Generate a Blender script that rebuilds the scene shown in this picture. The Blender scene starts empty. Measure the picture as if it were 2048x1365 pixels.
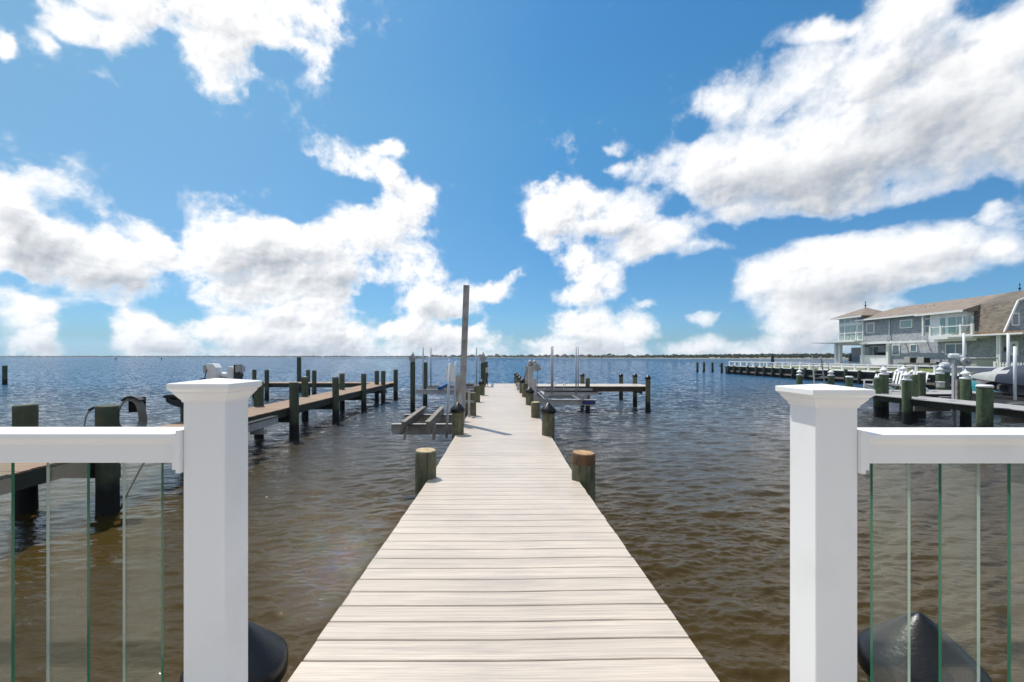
import bpy, bmesh, math, random
import numpy as np
from mathutils import Vector, Matrix, noise as mnoise
rnd = random.Random(11)
R = math.radians
scene = bpy.context.scene
COL = scene.collection

# ---------------------------------------------------------------- camera
FPX, CX, CY, EYE = 900.0, 1006.0, 713.5, 2.52      # focal length in px of the 2048 px photo, vanishing point, eye height over the water
cam_d = bpy.data.cameras.new('camera'); cam = bpy.data.objects.new('camera', cam_d); COL.objects.link(cam)
cam.location = (0, 0, EYE); cam.rotation_euler = (R(90), 0, 0)
cam_d.sensor_width = 36; cam_d.lens = 36*FPX/2048
cam_d.shift_x = (1024-CX)/2048; cam_d.shift_y = (CY-682.5)/2048
cam_d.clip_start = 0.05; cam_d.clip_end = 20000
scene.camera = cam
scene.view_settings.view_transform = 'Standard'; scene.view_settings.look = 'None'
scene.view_settings.exposure = 0.0; scene.view_settings.gamma = 1
scene.render.resolution_x = 1024; scene.render.resolution_y = 682

# ---------------------------------------------------------------- sun
SUN_EL, SUN_AZ = R(62), R(-34)                      # azimuth from +Y, negative to the left
sd = Vector((math.sin(SUN_AZ)*math.cos(SUN_EL), math.cos(SUN_AZ)*math.cos(SUN_EL), math.sin(SUN_EL)))
sl = bpy.data.lights.new('sun', 'SUN'); sl.energy = 5.0; sl.angle = R(0.53); sl.color = (1.0, 0.95, 0.88)
so = bpy.data.objects.new('sun', sl); COL.objects.link(so); so.rotation_euler = sd.to_track_quat('Z', 'Y').to_euler()

# ---------------------------------------------------------------- node helper
class G:
    def __init__(s, nt): s.nt = nt; s.n = nt.nodes; s.l = nt.links
    def new(s, t, **kw):
        n = s.n.new(t)
        for k, v in kw.items(): setattr(n, k, v)
        return n
    def put(s, sock, v):
        if isinstance(v, bpy.types.NodeSocket): s.l.new(v, sock)
        elif v is not None: sock.default_value = v
    def m(s, op, a, b=None, c=None, clamp=False):
        n = s.new('ShaderNodeMath', operation=op); n.use_clamp = clamp
        s.put(n.inputs[0], a)
        if b is not None: s.put(n.inputs[1], b)
        if c is not None: s.put(n.inputs[2], c)
        return n.outputs[0]
    def v(s, op, a, b=None, c=None):
        n = s.new('ShaderNodeVectorMath', operation=op)
        s.put(n.inputs[0], a)
        if b is not None: s.put(n.inputs[1], b)
        if c is not None: s.put(n.inputs[2], c)
        return n.outputs['Value'] if op in ('DOT_PRODUCT', 'LENGTH') else n.outputs[0]
    def xyz(s, a):
        n = s.new('ShaderNodeSeparateXYZ'); s.put(n.inputs[0], a); return n.outputs
    def cxyz(s, x, y, z):
        n = s.new('ShaderNodeCombineXYZ')
        for i, q in enumerate((x, y, z)): s.put(n.inputs[i], q)
        return n.outputs[0]
    def mr(s, a, lo, hi, t0=0.0, t1=1.0, smooth=False):
        n = s.new('ShaderNodeMapRange'); n.interpolation_type = 'SMOOTHSTEP' if smooth else 'LINEAR'
        s.put(n.inputs[0], a)
        for i, q in enumerate((lo, hi, t0, t1)): s.put(n.inputs[i+1], q)
        return n.outputs[0]
    def mix(s, f, a, b, mode='MIX'):
        n = s.new('ShaderNodeMix', data_type='RGBA', blend_type=mode)
        s.put(n.inputs[0], f)
        for i, q in ((6, a), (7, b)):
            if isinstance(q, tuple) and len(q) == 3: q = (*q, 1)
            s.put(n.inputs[i], q)
        return n.outputs[2]
    def noise(s, vec, scale=5, detail=4, rough=0.55, color=False, dist=0.0):
        n = s.new('ShaderNodeTexNoise'); s.put(n.inputs['Vector'], vec)
        n.inputs['Scale'].default_value = scale; n.inputs['Detail'].default_value = detail
        n.inputs['Roughness'].default_value = rough; n.inputs['Distortion'].default_value = dist
        return n.outputs['Color' if color else 'Fac']
    def voro(s, vec, scale, detail=0, rough=.5, smooth=None):
        n = s.new('ShaderNodeTexVoronoi'); s.put(n.inputs['Vector'], vec)
        if smooth is not None: n.feature = 'SMOOTH_F1'; n.inputs['Smoothness'].default_value = smooth
        n.inputs['Scale'].default_value = scale; n.inputs['Detail'].default_value = detail; n.inputs['Roughness'].default_value = rough
        return n.outputs['Distance']

# ---------------------------------------------------------------- sky: Nishita with cumulus set out by bearing and height
def az_el(px, py):
    x = (px-CX)/FPX; v = (CY-py)/FPX
    return math.atan(x), math.atan(v/math.sqrt(1+x*x))
# cumulus: (px, py, rx, ry, tilt deg) read off the photograph, turned into bearing / elevation
CLOUDS = [
 (1700,290,300,105,5),(1950,250,200,110,0),(1400,335,110,45,0),(60,470,190,90,-12),(210,535,170,66,-14),(400,10,240,75,0),(430,90,90,80,0),(1750,525,250,50,6),(1620,600,130,45,0),(240,0,120,50,0),
 (330,0,190,75,0),(500,60,150,95,10),(450,130,60,60,0),(590,20,100,80,0),(150,35,75,60,20),(225,80,60,45,0),(90,85,40,22,0),(640,130,38,50,0),(600,100,60,30,0),(650,15,40,60,0),
 (0,85,22,28,0),
 (40,455,165,75,-14),(180,500,190,70,-14),(300,510,90,75,0),(200,575,110,60,-15),(60,540,110,60,0),
 (440,500,110,52,0),(570,495,180,62,4),(740,470,110,60,10),(820,520,110,50,-10),(640,550,220,62,0),(470,570,140,55,0),(800,430,60,40,0),
 (705,322,70,34,0),(770,300,50,18,0),(790,355,60,22,-30),(845,392,28,34,0),
 (40,610,90,60,0),(110,600,75,35,20),(60,680,110,48,0),
 (270,640,80,50,-10),(330,690,130,42,0),(500,668,150,40,0),(620,640,130,45,0),(640,610,60,30,0),(640,690,280,50,0),(760,670,180,42,0),(900,680,140,40,0),
 (860,600,85,42,0),(930,580,60,26,0),(1000,578,62,30,15),
 (1090,430,80,52,0),(1170,400,75,45,0),(1250,430,130,55,0),(1310,475,150,50,0),(1400,490,85,24,5),(1100,490,40,30,0),(1180,530,90,55,0),(1150,580,65,36,0),(1240,560,40,35,0),
 (1150,650,110,48,0),(1270,650,62,52,0),(1120,695,75,30,0),(1210,700,110,35,0),(1370,695,90,26,0),(1400,630,50,26,0),(1290,605,30,12,0),
 (1380,320,125,52,5),(1460,360,150,62,0),(1560,310,200,110,10),(1700,300,230,125,8),(1900,280,210,130,5),(2080,270,180,150,0),(1480,420,70,36,0),(1430,220,90,60,20),(1640,400,150,36,0),
 (1560,190,140,60,25),(1750,150,170,80,15),(1800,60,120,75,10),(1950,130,170,75,10),(1860,0,60,35,0),(1650,60,80,28,-8),(1230,335,40,22,0),(1225,300,30,16,0),
 (1600,520,170,52,8),(1720,500,150,58,8),(1850,480,120,52,0),(1980,500,90,34,10),(1540,575,100,55,0),(1700,570,180,50,0),(1850,545,130,40,10),
 (1600,650,110,55,0),(1560,690,90,40,0),(1480,700,60,28,0),(1680,640,90,50,0),(1760,610,120,40,0),(1980,430,80,22,5),
 (2000,60,120,50,0),
]
GAPS = [(356,455,26,40,0),(330,615,60,22,0),(200,640,40,60,0),(170,690,40,30,0),(745,600,40,30,0),(740,640,50,14,0),(1060,610,40,60,0),(1020,640,40,30,0),(1205,490,45,26,0),(1100,530,40,40,0),(1330,570,70,50,0),(1400,570,60,60,0),(1430,470,60,18,0),(1560,445,90,20,0),(1750,435,170,18,5),(1960,405,150,26,5),(1340,420,40,18,0),(1200,330,40,40,0),(700,385,60,22,-10),(600,420,60,20,0),(1340,650,40,40,0),(1470,640,40,40,0),(940,510,50,40,0),(930,640,30,12,0),(560,130,50,26,0),(250,120,40,30,0),(1380,260,30,20,0),(1850,600,120,30,0),(1000,480,40,60,0),(80,575,90,14,-8),(120,420,60,24,-20),(1310,690,22,22,0)]
SHADES = [(90,490,150,42,-18),(230,570,110,50,-20),(30,530,90,38,0),(560,520,130,36,0),(660,560,110,32,0),(470,560,50,25,0),(690,700,200,24,0),(400,700,120,25,0),(60,690,110,22,0),(850,690,90,22,0),(560,650,60,18,0),
 (1190,700,60,20,0),(1370,708,80,12,0),(1720,350,300,60,6),(1950,350,200,60,5),(1850,250,130,50,0),(1480,380,90,30,0),(1240,470,90,26,0),(1700,590,150,26,5),(1900,515,110,22,8),(1600,700,110,26,0),(1860,130,160,40,10),(900,620,60,16,0)]
world = bpy.data.worlds.new('World'); scene.world = world; world.use_nodes = True
wt = world.node_tree; wt.nodes.clear(); g = G(wt)
D = g.new('ShaderNodeTexCoord').outputs['Generated']
dx, dy, dz = g.xyz(D)
sky = g.new('ShaderNodeTexSky'); sky.sky_type = 'NISHITA'; sky.sun_disc = False
sky.sun_elevation = SUN_EL; sky.sun_rotation = SUN_AZ; sky.air_density = 1.0; sky.dust_density = 0.4; sky.ozone_density = 2.5; sky.altitude = 0
hs = g.new('ShaderNodeHueSaturation'); hs.inputs['Saturation'].default_value = 1.22
g.put(hs.inputs['Color'], sky.outputs[0])
SKYK = 0.085
tint = g.mix(g.mr(dz, .0, .16), (.45, .82, 1.34), (.66, 1.05, 1.26)); tint = g.mix(g.mr(dz, .0, .035), (.58, 1.16, 2.15), tint); tint = g.mix(g.mr(dz, .16, .45), tint, (.92, 1.50, 1.46)); tint = g.mix(g.mr(dz, .45, .62), tint, (.82, 1.50, 1.56))
skyc = g.v('MULTIPLY', g.v('MULTIPLY', hs.outputs[0], tint), (SKYK, SKYK, SKYK))
skyc = g.v('ADD', skyc, g.v('MULTIPLY', (.10, .085, -.01), g.cxyz(*[g.m('MULTIPLY', g.mr(dx, .1, -.75), g.mr(dz, .03, .25))]*3)))     # paler towards the sun's side
# scattered clouds over the rest of the dome, behind and overhead
gn = g.noise(g.v('MULTIPLY', D, (1, 1, 1.6)), 3.0, 5, .6)
outside = g.mr(dy, .30, .12)
al = g.m('MULTIPLY', g.mr(gn, .45, .55, 0, 1, smooth=True), g.m('MULTIPLY', outside, g.m('GREATER_THAN', dz, 0.0)))
fin = g.mix(al, skyc, g.mix(g.mr(gn, .52, .75), (.95, .96, .98), (.50, .54, .60)))
bg = g.new('ShaderNodeBackground'); g.put(bg.inputs[0], fin); bg.inputs[1].default_value = 1.0
wo = g.new('ShaderNodeOutputWorld'); g.l.new(bg.outputs[0], wo.inputs[0])

def cloud_fields(az, el):
    """cover and brightness of the cumulus for bearings az / heights el (degrees, 2-D arrays on a regular grid)"""
    def pn(u, v, f, seed):
        rs = np.random.RandomState(seed); Nn = 256; ang = rs.rand(Nn, Nn)*2*np.pi; gx, gy = np.cos(ang), np.sin(ang)
        u = u*f+seed*7.13; v = v*f+seed*3.71; iu = np.floor(u).astype(int); iv = np.floor(v).astype(int); fu = u-iu; fv = v-iv
        su = fu*fu*fu*(fu*(fu*6-15)+10); sv = fv*fv*fv*(fv*(fv*6-15)+10)
        def gd(a, b): i, j = (iu+a) % Nn, (iv+b) % Nn; return gx[i, j]*(fu-a)+gy[i, j]*(fv-b)
        n0 = gd(0, 0)*(1-su)+gd(1, 0)*su; n1 = gd(0, 1)*(1-su)+gd(1, 1)*su
        return (n0*(1-sv)+n1*sv)*1.5
    def fbm(u, v, f, o, seed, g_=.5, bil=False):
        s = 0; a = 1; t = 0
        for k in range(o):
            n = pn(u, v, f, seed+k); s = s+a*(np.abs(n)*2-.55 if bil else n); t += a; a *= g_; f *= 2.03
        return s/t
    wu = fbm(az, el, .11, 5, 40, .55); wv = fbm(az, el, .13, 5, 60, .55)
    def field(lst, A, E, p=5.0):
        acc = np.zeros_like(A)
        for (px, py, rx, ry, t) in lst:
            a, e = az_el(px, py); a0, _ = az_el(px-rx, py); a1, _ = az_el(px+rx, py); _, e0 = az_el(px, py+ry); _, e1 = az_el(px, py-ry)
            ra, re = math.degrees(a1-a0)/2, math.degrees(e1-e0)/2; x = A-math.degrees(a); y = E-math.degrees(e); c, s = math.cos(R(t)), math.sin(R(t))
            q = ((x*c+y*s)/ra)**2+((-x*s+y*c)/re)**2
            acc = np.maximum(acc, 1.25*np.exp(-q*.62))+.12*np.exp(-q*1.1)
        return acc
    A2 = az+2.1*wu; E2 = el+1.7*wv
    M = field(CLOUDS, A2, E2)-.69-.70*np.clip(field(GAPS, A2, E2)-.12, 0, 1)
    sv_ = 1.25                                             # cumulus detail a little flatter than wide
    b1 = fbm(az+1.2*wu, (el+1.2*wv)*sv_, .16, 6, 3, .56, True); f1 = fbm(az, el*sv_, .09, 8, 21, .6)
    f2 = fbm(az+2*wv, el*sv_, .45, 5, 33, .6)
    f3 = fbm(az+1.5*wv, el*sv_, .9, 4, 77, .65)
    rt = 1-.5*np.clip((az-8)/14, 0, 1)                 # the big bank on the right is softer
    T = M*1.05+.10*(1-rt)*2*np.clip(M+.3, 0, 1)-.50*b1*(.6+.4*rt)+1.05*f1*(.5+.5*rt)+.36*f2*rt+.16*f3*rt
    # light reaching each point from the sun, up and to the left
    da = az[0, 1]-az[0, 0]; st = .30; L = np.zeros_like(T); t = np.clip(T, 0, 1.3); w = 1.0; dsum = 0
    for k in range(1, 17):
        i = int(round(k*st*.95/da)); j = int(round(-k*st*.3/da)); sh = np.roll(np.roll(t, -i, 0), -j, 1)
        sh[-i:, :] = t[-i:, :]; L += sh*w; dsum += w; w *= .93
    L = L/dsum
    g1 = int(round(.35/da)); rel = T-np.roll(np.roll(T, -g1, 0), g1, 1); g2 = int(round(1.1/da)); rel2 = T-np.roll(np.roll(T, -g2, 0), g2, 1)
    S = np.clip(field(SHADES, A2, E2)-.35, 0, 1)
    edge = np.clip(t/.5, 0, 1)
    lum = 1.0-.50*np.clip(L-.20, 0, 1)*edge-.55*S*edge*np.clip(L, 0, 1)**.5+(.20+.3*rt)*rel*edge+.26*rel2*edge-.08*(1-edge)
    lum = lum+.10*f2*edge+.08
    return T, np.clip(lum, 0, 1.15)

def make_clouds():
    k = 11.0; a_ = np.arange(-60, 60.01, 1/k); e_ = np.arange(-.6, 47, 1/k); A, E = np.meshgrid(a_, e_); T, Lm = cloud_fields(A, E)
    fade = np.clip((60-np.abs(A))/4, 0, 1)*np.clip((47-E)/4, 0, 1); T = T-(1-fade)*1.5
    a, e = np.radians(A), np.radians(E); RR = 7000.0
    V = np.stack([RR*np.cos(e)*np.sin(a), RR*np.cos(e)*np.cos(a), RR*np.sin(e)], -1).reshape(-1, 3)
    nr, na = A.shape; i = np.arange(nr-1)[:, None]*na+np.arange(na-1)[None, :]; Fq = np.stack([i, i+1, i+na+1, i+na], -1).reshape(-1, 4)
    keep = (np.maximum.reduce([T.ravel()[Fq[:, q]] for q in range(4)]) > -.5); Fq = Fq[keep]      # no faces where the sky is clear
    me = bpy.data.meshes.new('sky'); ob = bpy.data.objects.new('sky', me); COL.objects.link(ob)
    me.vertices.add(len(V)); me.vertices.foreach_set('co', V.ravel().astype(np.float32))
    me.loops.add(Fq.size); me.loops.foreach_set('vertex_index', Fq.ravel().astype(np.int32)); n = len(Fq)
    me.polygons.add(n); me.polygons.foreach_set('loop_start', (np.arange(n)*4).astype(np.int32)); me.polygons.foreach_set('loop_total', np.full(n, 4, np.int32)); me.update(calc_edges=True)
    for nm, arr in (('cover', T), ('bright', Lm)):
        at = me.attributes.new(nm, 'FLOAT', 'POINT'); at.data.foreach_set('value', arr.ravel().astype(np.float32))
    m = bpy.data.materials.new('cumulus'); m.use_nodes = True; nt = m.node_tree; nt.nodes.clear(); q = G(nt)
    def att(nm): n_ = q.new('ShaderNodeAttribute'); n_.attribute_name = nm; return n_.outputs['Fac']
    pos = q.new('ShaderNodeNewGeometry').outputs['Position']; az = q.m('ARCTAN2', q.xyz(pos)[0], q.xyz(pos)[1])
    fine = q.m('SUBTRACT', q.noise(pos, .0050, 7, .64), .5)
    cv = q.m('ADD', att('cover'), q.m('MULTIPLY', fine, .85)); right = q.mr(az, R(5), R(25))
    veil = q.m('MULTIPLY', q.mr(q.m('ADD', att('cover'), q.m('MULTIPLY', q.m('SUBTRACT', q.noise(pos, .0022, 8, .70), .5), 1.5)), -.32, .35, 0, 1, smooth=True), .40)
    al = q.mr(cv, -.08, q.mr(right, 0, 1, .62, .92), 0, 1, smooth=True); al = q.m('SUBTRACT', 1.0, q.m('MULTIPLY', q.m('SUBTRACT', 1.0, al), q.m('SUBTRACT', 1.0, veil)))
    col = q.mix(q.m('ADD', att('bright'), q.m('MULTIPLY', fine, .16)), (.45, .49, .55), (1.10, 1.10, 1.10))
    em = q.new('ShaderNodeEmission'); q.put(em.inputs[0], col); tr = q.new('ShaderNodeBsdfTransparent'); mx = q.new('ShaderNodeMixShader')
    q.put(mx.inputs[0], al); q.l.new(tr.outputs[0], mx.inputs[1]); q.l.new(em.outputs[0], mx.inputs[2])
    o = q.new('ShaderNodeOutputMaterial'); q.l.new(mx.outputs[0], o.inputs[0]); m.cycles.emission_sampling = 'NONE'
    me.materials.append(m); tag(ob, kind='structure')

# ---------------------------------------------------------------- materials
def mat(name, col, rough=.6, metal=0.0, vary=0.0, scale=6.0, stretch=(1, 1, 1), col2=None, bump=0.0, bscale=None, wet=False, spec=.5, dirt=None, coat=0):
    m = bpy.data.materials.new(name); m.use_nodes = True; nt = m.node_tree; b = nt.nodes['Principled BSDF']; q = G(nt)
    b.inputs['Roughness'].default_value = rough; b.inputs['Metallic'].default_value = metal; b.inputs['Specular IOR Level'].default_value = spec
    if coat: b.inputs['Coat Weight'].default_value = coat
    c = (*col, 1)
    pos = q.new('ShaderNodeNewGeometry').outputs['Position']
    pv = q.v('MULTIPLY', pos, stretch)
    out = None
    if vary or col2:
        nz = q.noise(pv, scale, 5, .6)
        c2 = col2 if col2 else tuple(min(1, x*(1-vary)) for x in col)
        out = q.mix(q.mr(nz, .35, .65), c, c2)
        n2 = q.noise(pv, scale*4.3, 3, .6)
        out = q.mix(q.mr(n2, .3, .8, 0, .35), out, tuple(x*.5 for x in col))
    if dirt:
        nd = q.noise(pos, dirt[1], 4, .65)
        out = q.mix(q.mr(nd, .52, .75, 0, dirt[2]), out if out else c, dirt[0])
    if wet:   # drying checks along the grain
        cr = q.noise(q.v('MULTIPLY', pos, (17, 17, .9)), 1.6, 3, .55)
        out = q.mix(q.mr(cr, .335, .37, .75, 0), out if out else c, tuple(x*.22 for x in col))
        out = q.mix(q.mr(q.noise(pos, 9, 3, .6), .5, .75, 0, .45), out, tuple(min(1, x*1.9) for x in col))
    if wet:   # algae-dark band where the tide wets the wood
        z = q.xyz(pos)[2]
        zz = q.m('ADD', z, q.m('MULTIPLY', q.m('SUBTRACT', q.noise(pos, 5, 3), .5), .3))
        out = q.mix(q.mr(zz, .38, .62, 1, 0), out if out else c, (.010, .011, .009))
        b.inputs['Roughness'].default_value = rough
    if out: q.put(b.inputs['Base Color'], out)
    else: b.inputs['Base Color'].default_value = c
    if bump:
        bn = q.new('ShaderNodeBump'); bn.inputs['Strength'].default_value = 1; bn.inputs['Distance'].default_value = bump
        q.put(bn.inputs['Height'], q.noise(pv, bscale or scale*2, 4, .6)); q.l.new(bn.outputs[0], b.inputs['Normal'])
    return m
M_ = {}
M_['vinyl'] = mat('white_vinyl', (.84, .835, .825), .35, dirt=((.62, .61, .57), 3.0, .25))
M_['white'] = mat('white_paint', (.78, .78, .77), .5, dirt=((.5, .5, .47), 2.0, .3))
M_['pile'] = mat('treated_piling', (.150, .140, .080), .8, scale=4, stretch=(5, 5, .5), col2=(.065, .078, .045), bump=.006, bscale=9, wet=True, dirt=((.10, .045, .02), 3.0, .4))
M_['pile_end'] = mat('piling_end_grain', (.52, .40, .24), .85, vary=.4, scale=14, bump=.003)
M_['pile_end2'] = mat('piling_end_grain_red', (.50, .30, .14), .85, vary=.5, scale=14, bump=.003)
M_['pile_band'] = mat('piling_stained_band', (.16, .085, .035), .8, vary=.5, scale=5, stretch=(4, 4, .6), bump=.004)
M_['pile_dark'] = mat('old_green_piling', (.045, .075, .045), .85, scale=4, stretch=(4, 4, .5), col2=(.085, .075, .045), bump=.006, wet=True)
M_['pile_green'] = mat('green_piling', (.085, .128, .062), .8, scale=4, stretch=(4, 4, .5), col2=(.050, .075, .040), bump=.006, wet=True, dirt=((.14, .12, .06), 4, .6))
M_['beam_dark'] = mat('dark_stringer', (.045, .050, .034), .85, scale=3, stretch=(1, 1, 4), col2=(.03, .035, .026), bump=.003)
M_['beam_brown'] = mat('brown_stringer', (.085, .055, .028), .85, scale=3, col2=(.04, .035, .02), bump=.003)
M_['blackcap'] = mat('black_plastic', (.008, .0085, .010), .33, spec=.35, bump=.0015, bscale=60)
M_['black'] = mat('black_part', (.012, .012, .013), .5)
M_['alu'] = mat('mill_aluminium', (.52, .51, .51), .42, .4, vary=.18, scale=5, dirt=((.2, .17, .13), 5, .5))
M_['alu_dull'] = mat('weathered_aluminium', (.40, .37, .35), .55, .15, vary=.25, scale=5, dirt=((.12, .09, .06), 5, .6))
M_['galv'] = mat('galvanised_steel', (.36, .37, .38), .4, .7, vary=.25, scale=9)
M_['pvc'] = mat('white_pvc', (.72, .74, .76), .35)
M_['pvcgrey'] = mat('grey_pvc', (.42, .43, .46), .4)
M_['carpet'] = mat('black_carpet', (.03, .03, .033), .95, bump=.004, bscale=80)
M_['blue'] = mat('blue_carpet', (.015, .09, .24), .9, bump=.004, bscale=80)
M_['board'] = mat('weathered_board', (.26, .235, .20), .85, scale=3, stretch=(8, 1, 8), col2=(.13, .11, .09), bump=.004)
M_['greybox'] = mat('grey_box', (.38, .39, .36), .5)
M_['rope'] = mat('hose_rubber', (.20, .18, .16), .7)
M_['cable'] = mat('steel_cable', (.12, .12, .12), .5, .5)
M_['gearbox'] = mat('gear_housing', (.42, .42, .43), .5, .2, vary=.3, scale=8)
M_['conc'] = mat('concrete', (.50, .49, .45), .85, vary=.2, scale=3)
M_['lawn'] = mat('lawn', (.10, .15, .035), .9, scale=3, col2=(.16, .17, .06), bump=.02, bscale=30)
M_['sand'] = mat('sand', (.30, .27, .17), .95, vary=.3, scale=.02)
M_['glasswin'] = mat('window_glass', (.10, .15, .18), .06, 0, spec=.9)
M_['doorglass'] = mat('pale_door_glass', (.22, .33, .33), .08, 0, spec=.9)
M_['roofbrown'] = mat('asphalt_shingle', (.24, .17, .12), .9, scale=1.6, col2=(.33, .24, .17))
M_['copper'] = mat('copper_sheet', (.38, .24, .13), .45, .3, vary=.2, scale=2)
M_['soffit'] = mat('soffit_paint', (.62, .60, .52), .6)
M_['hull'] = mat('navy_gelcoat', (.012, .016, .035), .15, coat=.6)
M_['cover'] = mat('silver_boat_cover', (.42, .43, .42), .65, vary=.15, scale=3, bump=.02, bscale=5)
M_['navycover'] = mat('navy_cover', (.010, .018, .04), .6)
M_['teal'] = mat('teal_cover', (.02, .22, .26), .7)
M_['tree'] = mat('far_foliage', (.030, .050, .020), .95, scale=.05, col2=(.060, .075, .030))
M_['farhouse'] = mat('far_house_wall', (.42, .40, .38), .8)
M_['farroof'] = mat('far_house_roof', (.16, .13, .11), .85)
M_['dark'] = mat('dark_timber', (.04, .042, .04), .85, vary=.3, scale=4, wet=True)  # dark timber tone for the bulkhead planks and end wall
M_['label'] = mat('blue_label', (.012, .02, .11), .4)
M_['labelmark'] = mat('label_marks', (.06, .10, .42), .4)
M_['picket'] = M_['white']

def deck_mat(name, c1, c2, pitch, rough, grain=(1.2, 62, 1), tint=.12, seed=0, spec=.5, lo=.35, hi=.68):
    m = bpy.data.materials.new(name); m.use_nodes = True; nt = m.node_tree; b = nt.nodes['Principled BSDF']; q = G(nt)
    pos = q.new('ShaderNodeNewGeometry').outputs['Position']; x, y, z = q.xyz(pos)
    axis = y if grain[1] > grain[0] else x
    bid = q.m('FLOOR', q.m('DIVIDE', axis, pitch))
    wn = q.new('ShaderNodeTexWhiteNoise', noise_dimensions='1D'); q.put(wn.inputs['W'], bid)
    sh = q.m('MULTIPLY', wn.outputs['Value'], 37.0)
    p2 = q.v('ADD', q.v('MULTIPLY', pos, grain), q.cxyz(sh, 0.0, sh))
    n1 = q.noise(p2, 1.6, 6, .62, dist=.6); n2 = q.noise(p2, 5.0, 4, .6)
    n3 = q.noise(pos, 1.3, 3, .6)
    f = q.m('ADD', q.m('MULTIPLY', n1, .6), q.m('ADD', q.m('MULTIPLY', n2, .22), q.m('MULTIPLY', n3, .18)))
    c = q.mix(q.mr(f, lo, hi), (*c1, 1), (*c2, 1))
    c = q.mix(q.m('MULTIPLY', wn.outputs['Value'], tint), c, (*[v*.45 for v in c1], 1))
    q.put(b.inputs['Base Color'], c); b.inputs['Roughness'].default_value = rough; b.inputs['Specular IOR Level'].default_value = spec
    bn = q.new('ShaderNodeBump'); bn.inputs['Distance'].default_value = .0012; q.put(bn.inputs['Height'], n1); q.l.new(bn.outputs[0], b.inputs['Normal'])
    return m
PITCH = .144
M_['deck'] = deck_mat('composite_boards', (.635, .54, .44), (.38, .335, .29), PITCH, .40, tint=.22, lo=.40, hi=.60)
M_['olddeck'] = deck_mat('weathered_planks', (.36, .25, .17), (.19, .12, .075), .14, .8, grain=(1.5, 30, 1), tint=.5)
M_['greydeck'] = deck_mat('grey_planks', (.46, .45, .44), (.30, .29, .29), .15, .6, tint=.25)
def shingle_mat(name, c1, c2, c3, row, wid, ax, gapdark=.35):
    m = bpy.data.materials.new(name); m.use_nodes = True; nt = m.node_tree; b = nt.nodes['Principled BSDF']; q = G(nt)
    pos = q.new('ShaderNodeNewGeometry').outputs['Position']; x, y, z = q.xyz(pos)
    h = q.m('ADD', x, y)
    rowi = q.m('FLOOR', q.m('DIVIDE', z, row)); fr = q.m('FRACT', q.m('DIVIDE', z, row))
    col = q.m('FLOOR', q.m('ADD', q.m('DIVIDE', h, wid), q.m('MULTIPLY', rowi, .37)))
    wn = q.new('ShaderNodeTexWhiteNoise', noise_dimensions='2D'); q.put(wn.inputs['Vector'], q.cxyz(col, rowi, 0.0))
    c = q.mix(wn.outputs['Value'], (*c1, 1), (*c2, 1)); c = q.mix(q.m('GREATER_THAN', q.xyz(wn.outputs['Color'])[1], .8), c, (*c3, 1))
    c = q.mix(q.m('MULTIPLY', q.m('LESS_THAN', fr, .16), gapdark), c, (*[v*.25 for v in c1], 1))
    q.put(b.inputs['Base Color'], c); b.inputs['Roughness'].default_value = .85
    bn = q.new('ShaderNodeBump'); bn.inputs['Distance'].default_value = .03; q.put(bn.inputs['Height'], q.m('SUBTRACT', 1.0, fr)); q.l.new(bn.outputs[0], b.inputs['Normal'])
    return m
M_['shingle'] = shingle_mat('grey_cedar_shingle', (.30, .32, .35), (.38, .40, .42), (.25, .27, .30), .16, .18, 'y')
M_['roof'] = shingle_mat('brown_roof_shingle', (.215, .17, .135), (.27, .215, .17), (.17, .145, .125), .12, .35, 'y', .3)
M_['roofdark'] = shingle_mat('dark_roof_shingle', (.13, .105, .08), (.18, .15, .115), (.10, .085, .07), .16, .3, 'y', .3)  # gambrel shingles: darker texture, with shadow also put into the colour
def glass_mat():
    m = bpy.data.materials.new('clear_baluster_glass'); m.use_nodes = True; nt = m.node_tree; nt.nodes.clear(); q = G(nt)
    tr = q.new('ShaderNodeBsdfTransparent'); tr.inputs[0].default_value = (.93, .965, .94, 1)
    gl = q.new('ShaderNodeBsdfGlossy'); gl.inputs['Roughness'].default_value = .01; gl.inputs[0].default_value = (1, 1, 1, 1)
    di = q.new('ShaderNodeBsdfDiffuse'); di.inputs[0].default_value = (.55, .56, .50, 1)
    fr = q.new('ShaderNodeFresnel'); q.put(fr.inputs[0], q.mr(q.new('ShaderNodeNewGeometry').outputs['Backfacing'], 0, 1, 1.5, .6667))
    m1 = q.new('ShaderNodeMixShader'); q.put(m1.inputs[0], fr.outputs[0]); q.l.new(tr.outputs[0], m1.inputs[1]); q.l.new(gl.outputs[0], m1.inputs[2])
    m2 = q.new('ShaderNodeMixShader')
    pos = q.new('ShaderNodeNewGeometry').outputs['Position']
    q.put(m2.inputs[0], .02)      # thin pale diffuse film over the glass
    q.l.new(m1.outputs[0], m2.inputs[1]); q.l.new(di.outputs[0], m2.inputs[2])
    o = q.new('ShaderNodeOutputMaterial'); q.l.new(m2.outputs[0], o.inputs[0]); return m
M_['glass'] = glass_mat()
M_['glassedge'] = mat('green_glass_edge', (.035, .15, .085), .15)
M_['paleedge'] = mat('pale_glass_edge', (.36, .44, .37), .2)

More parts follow.
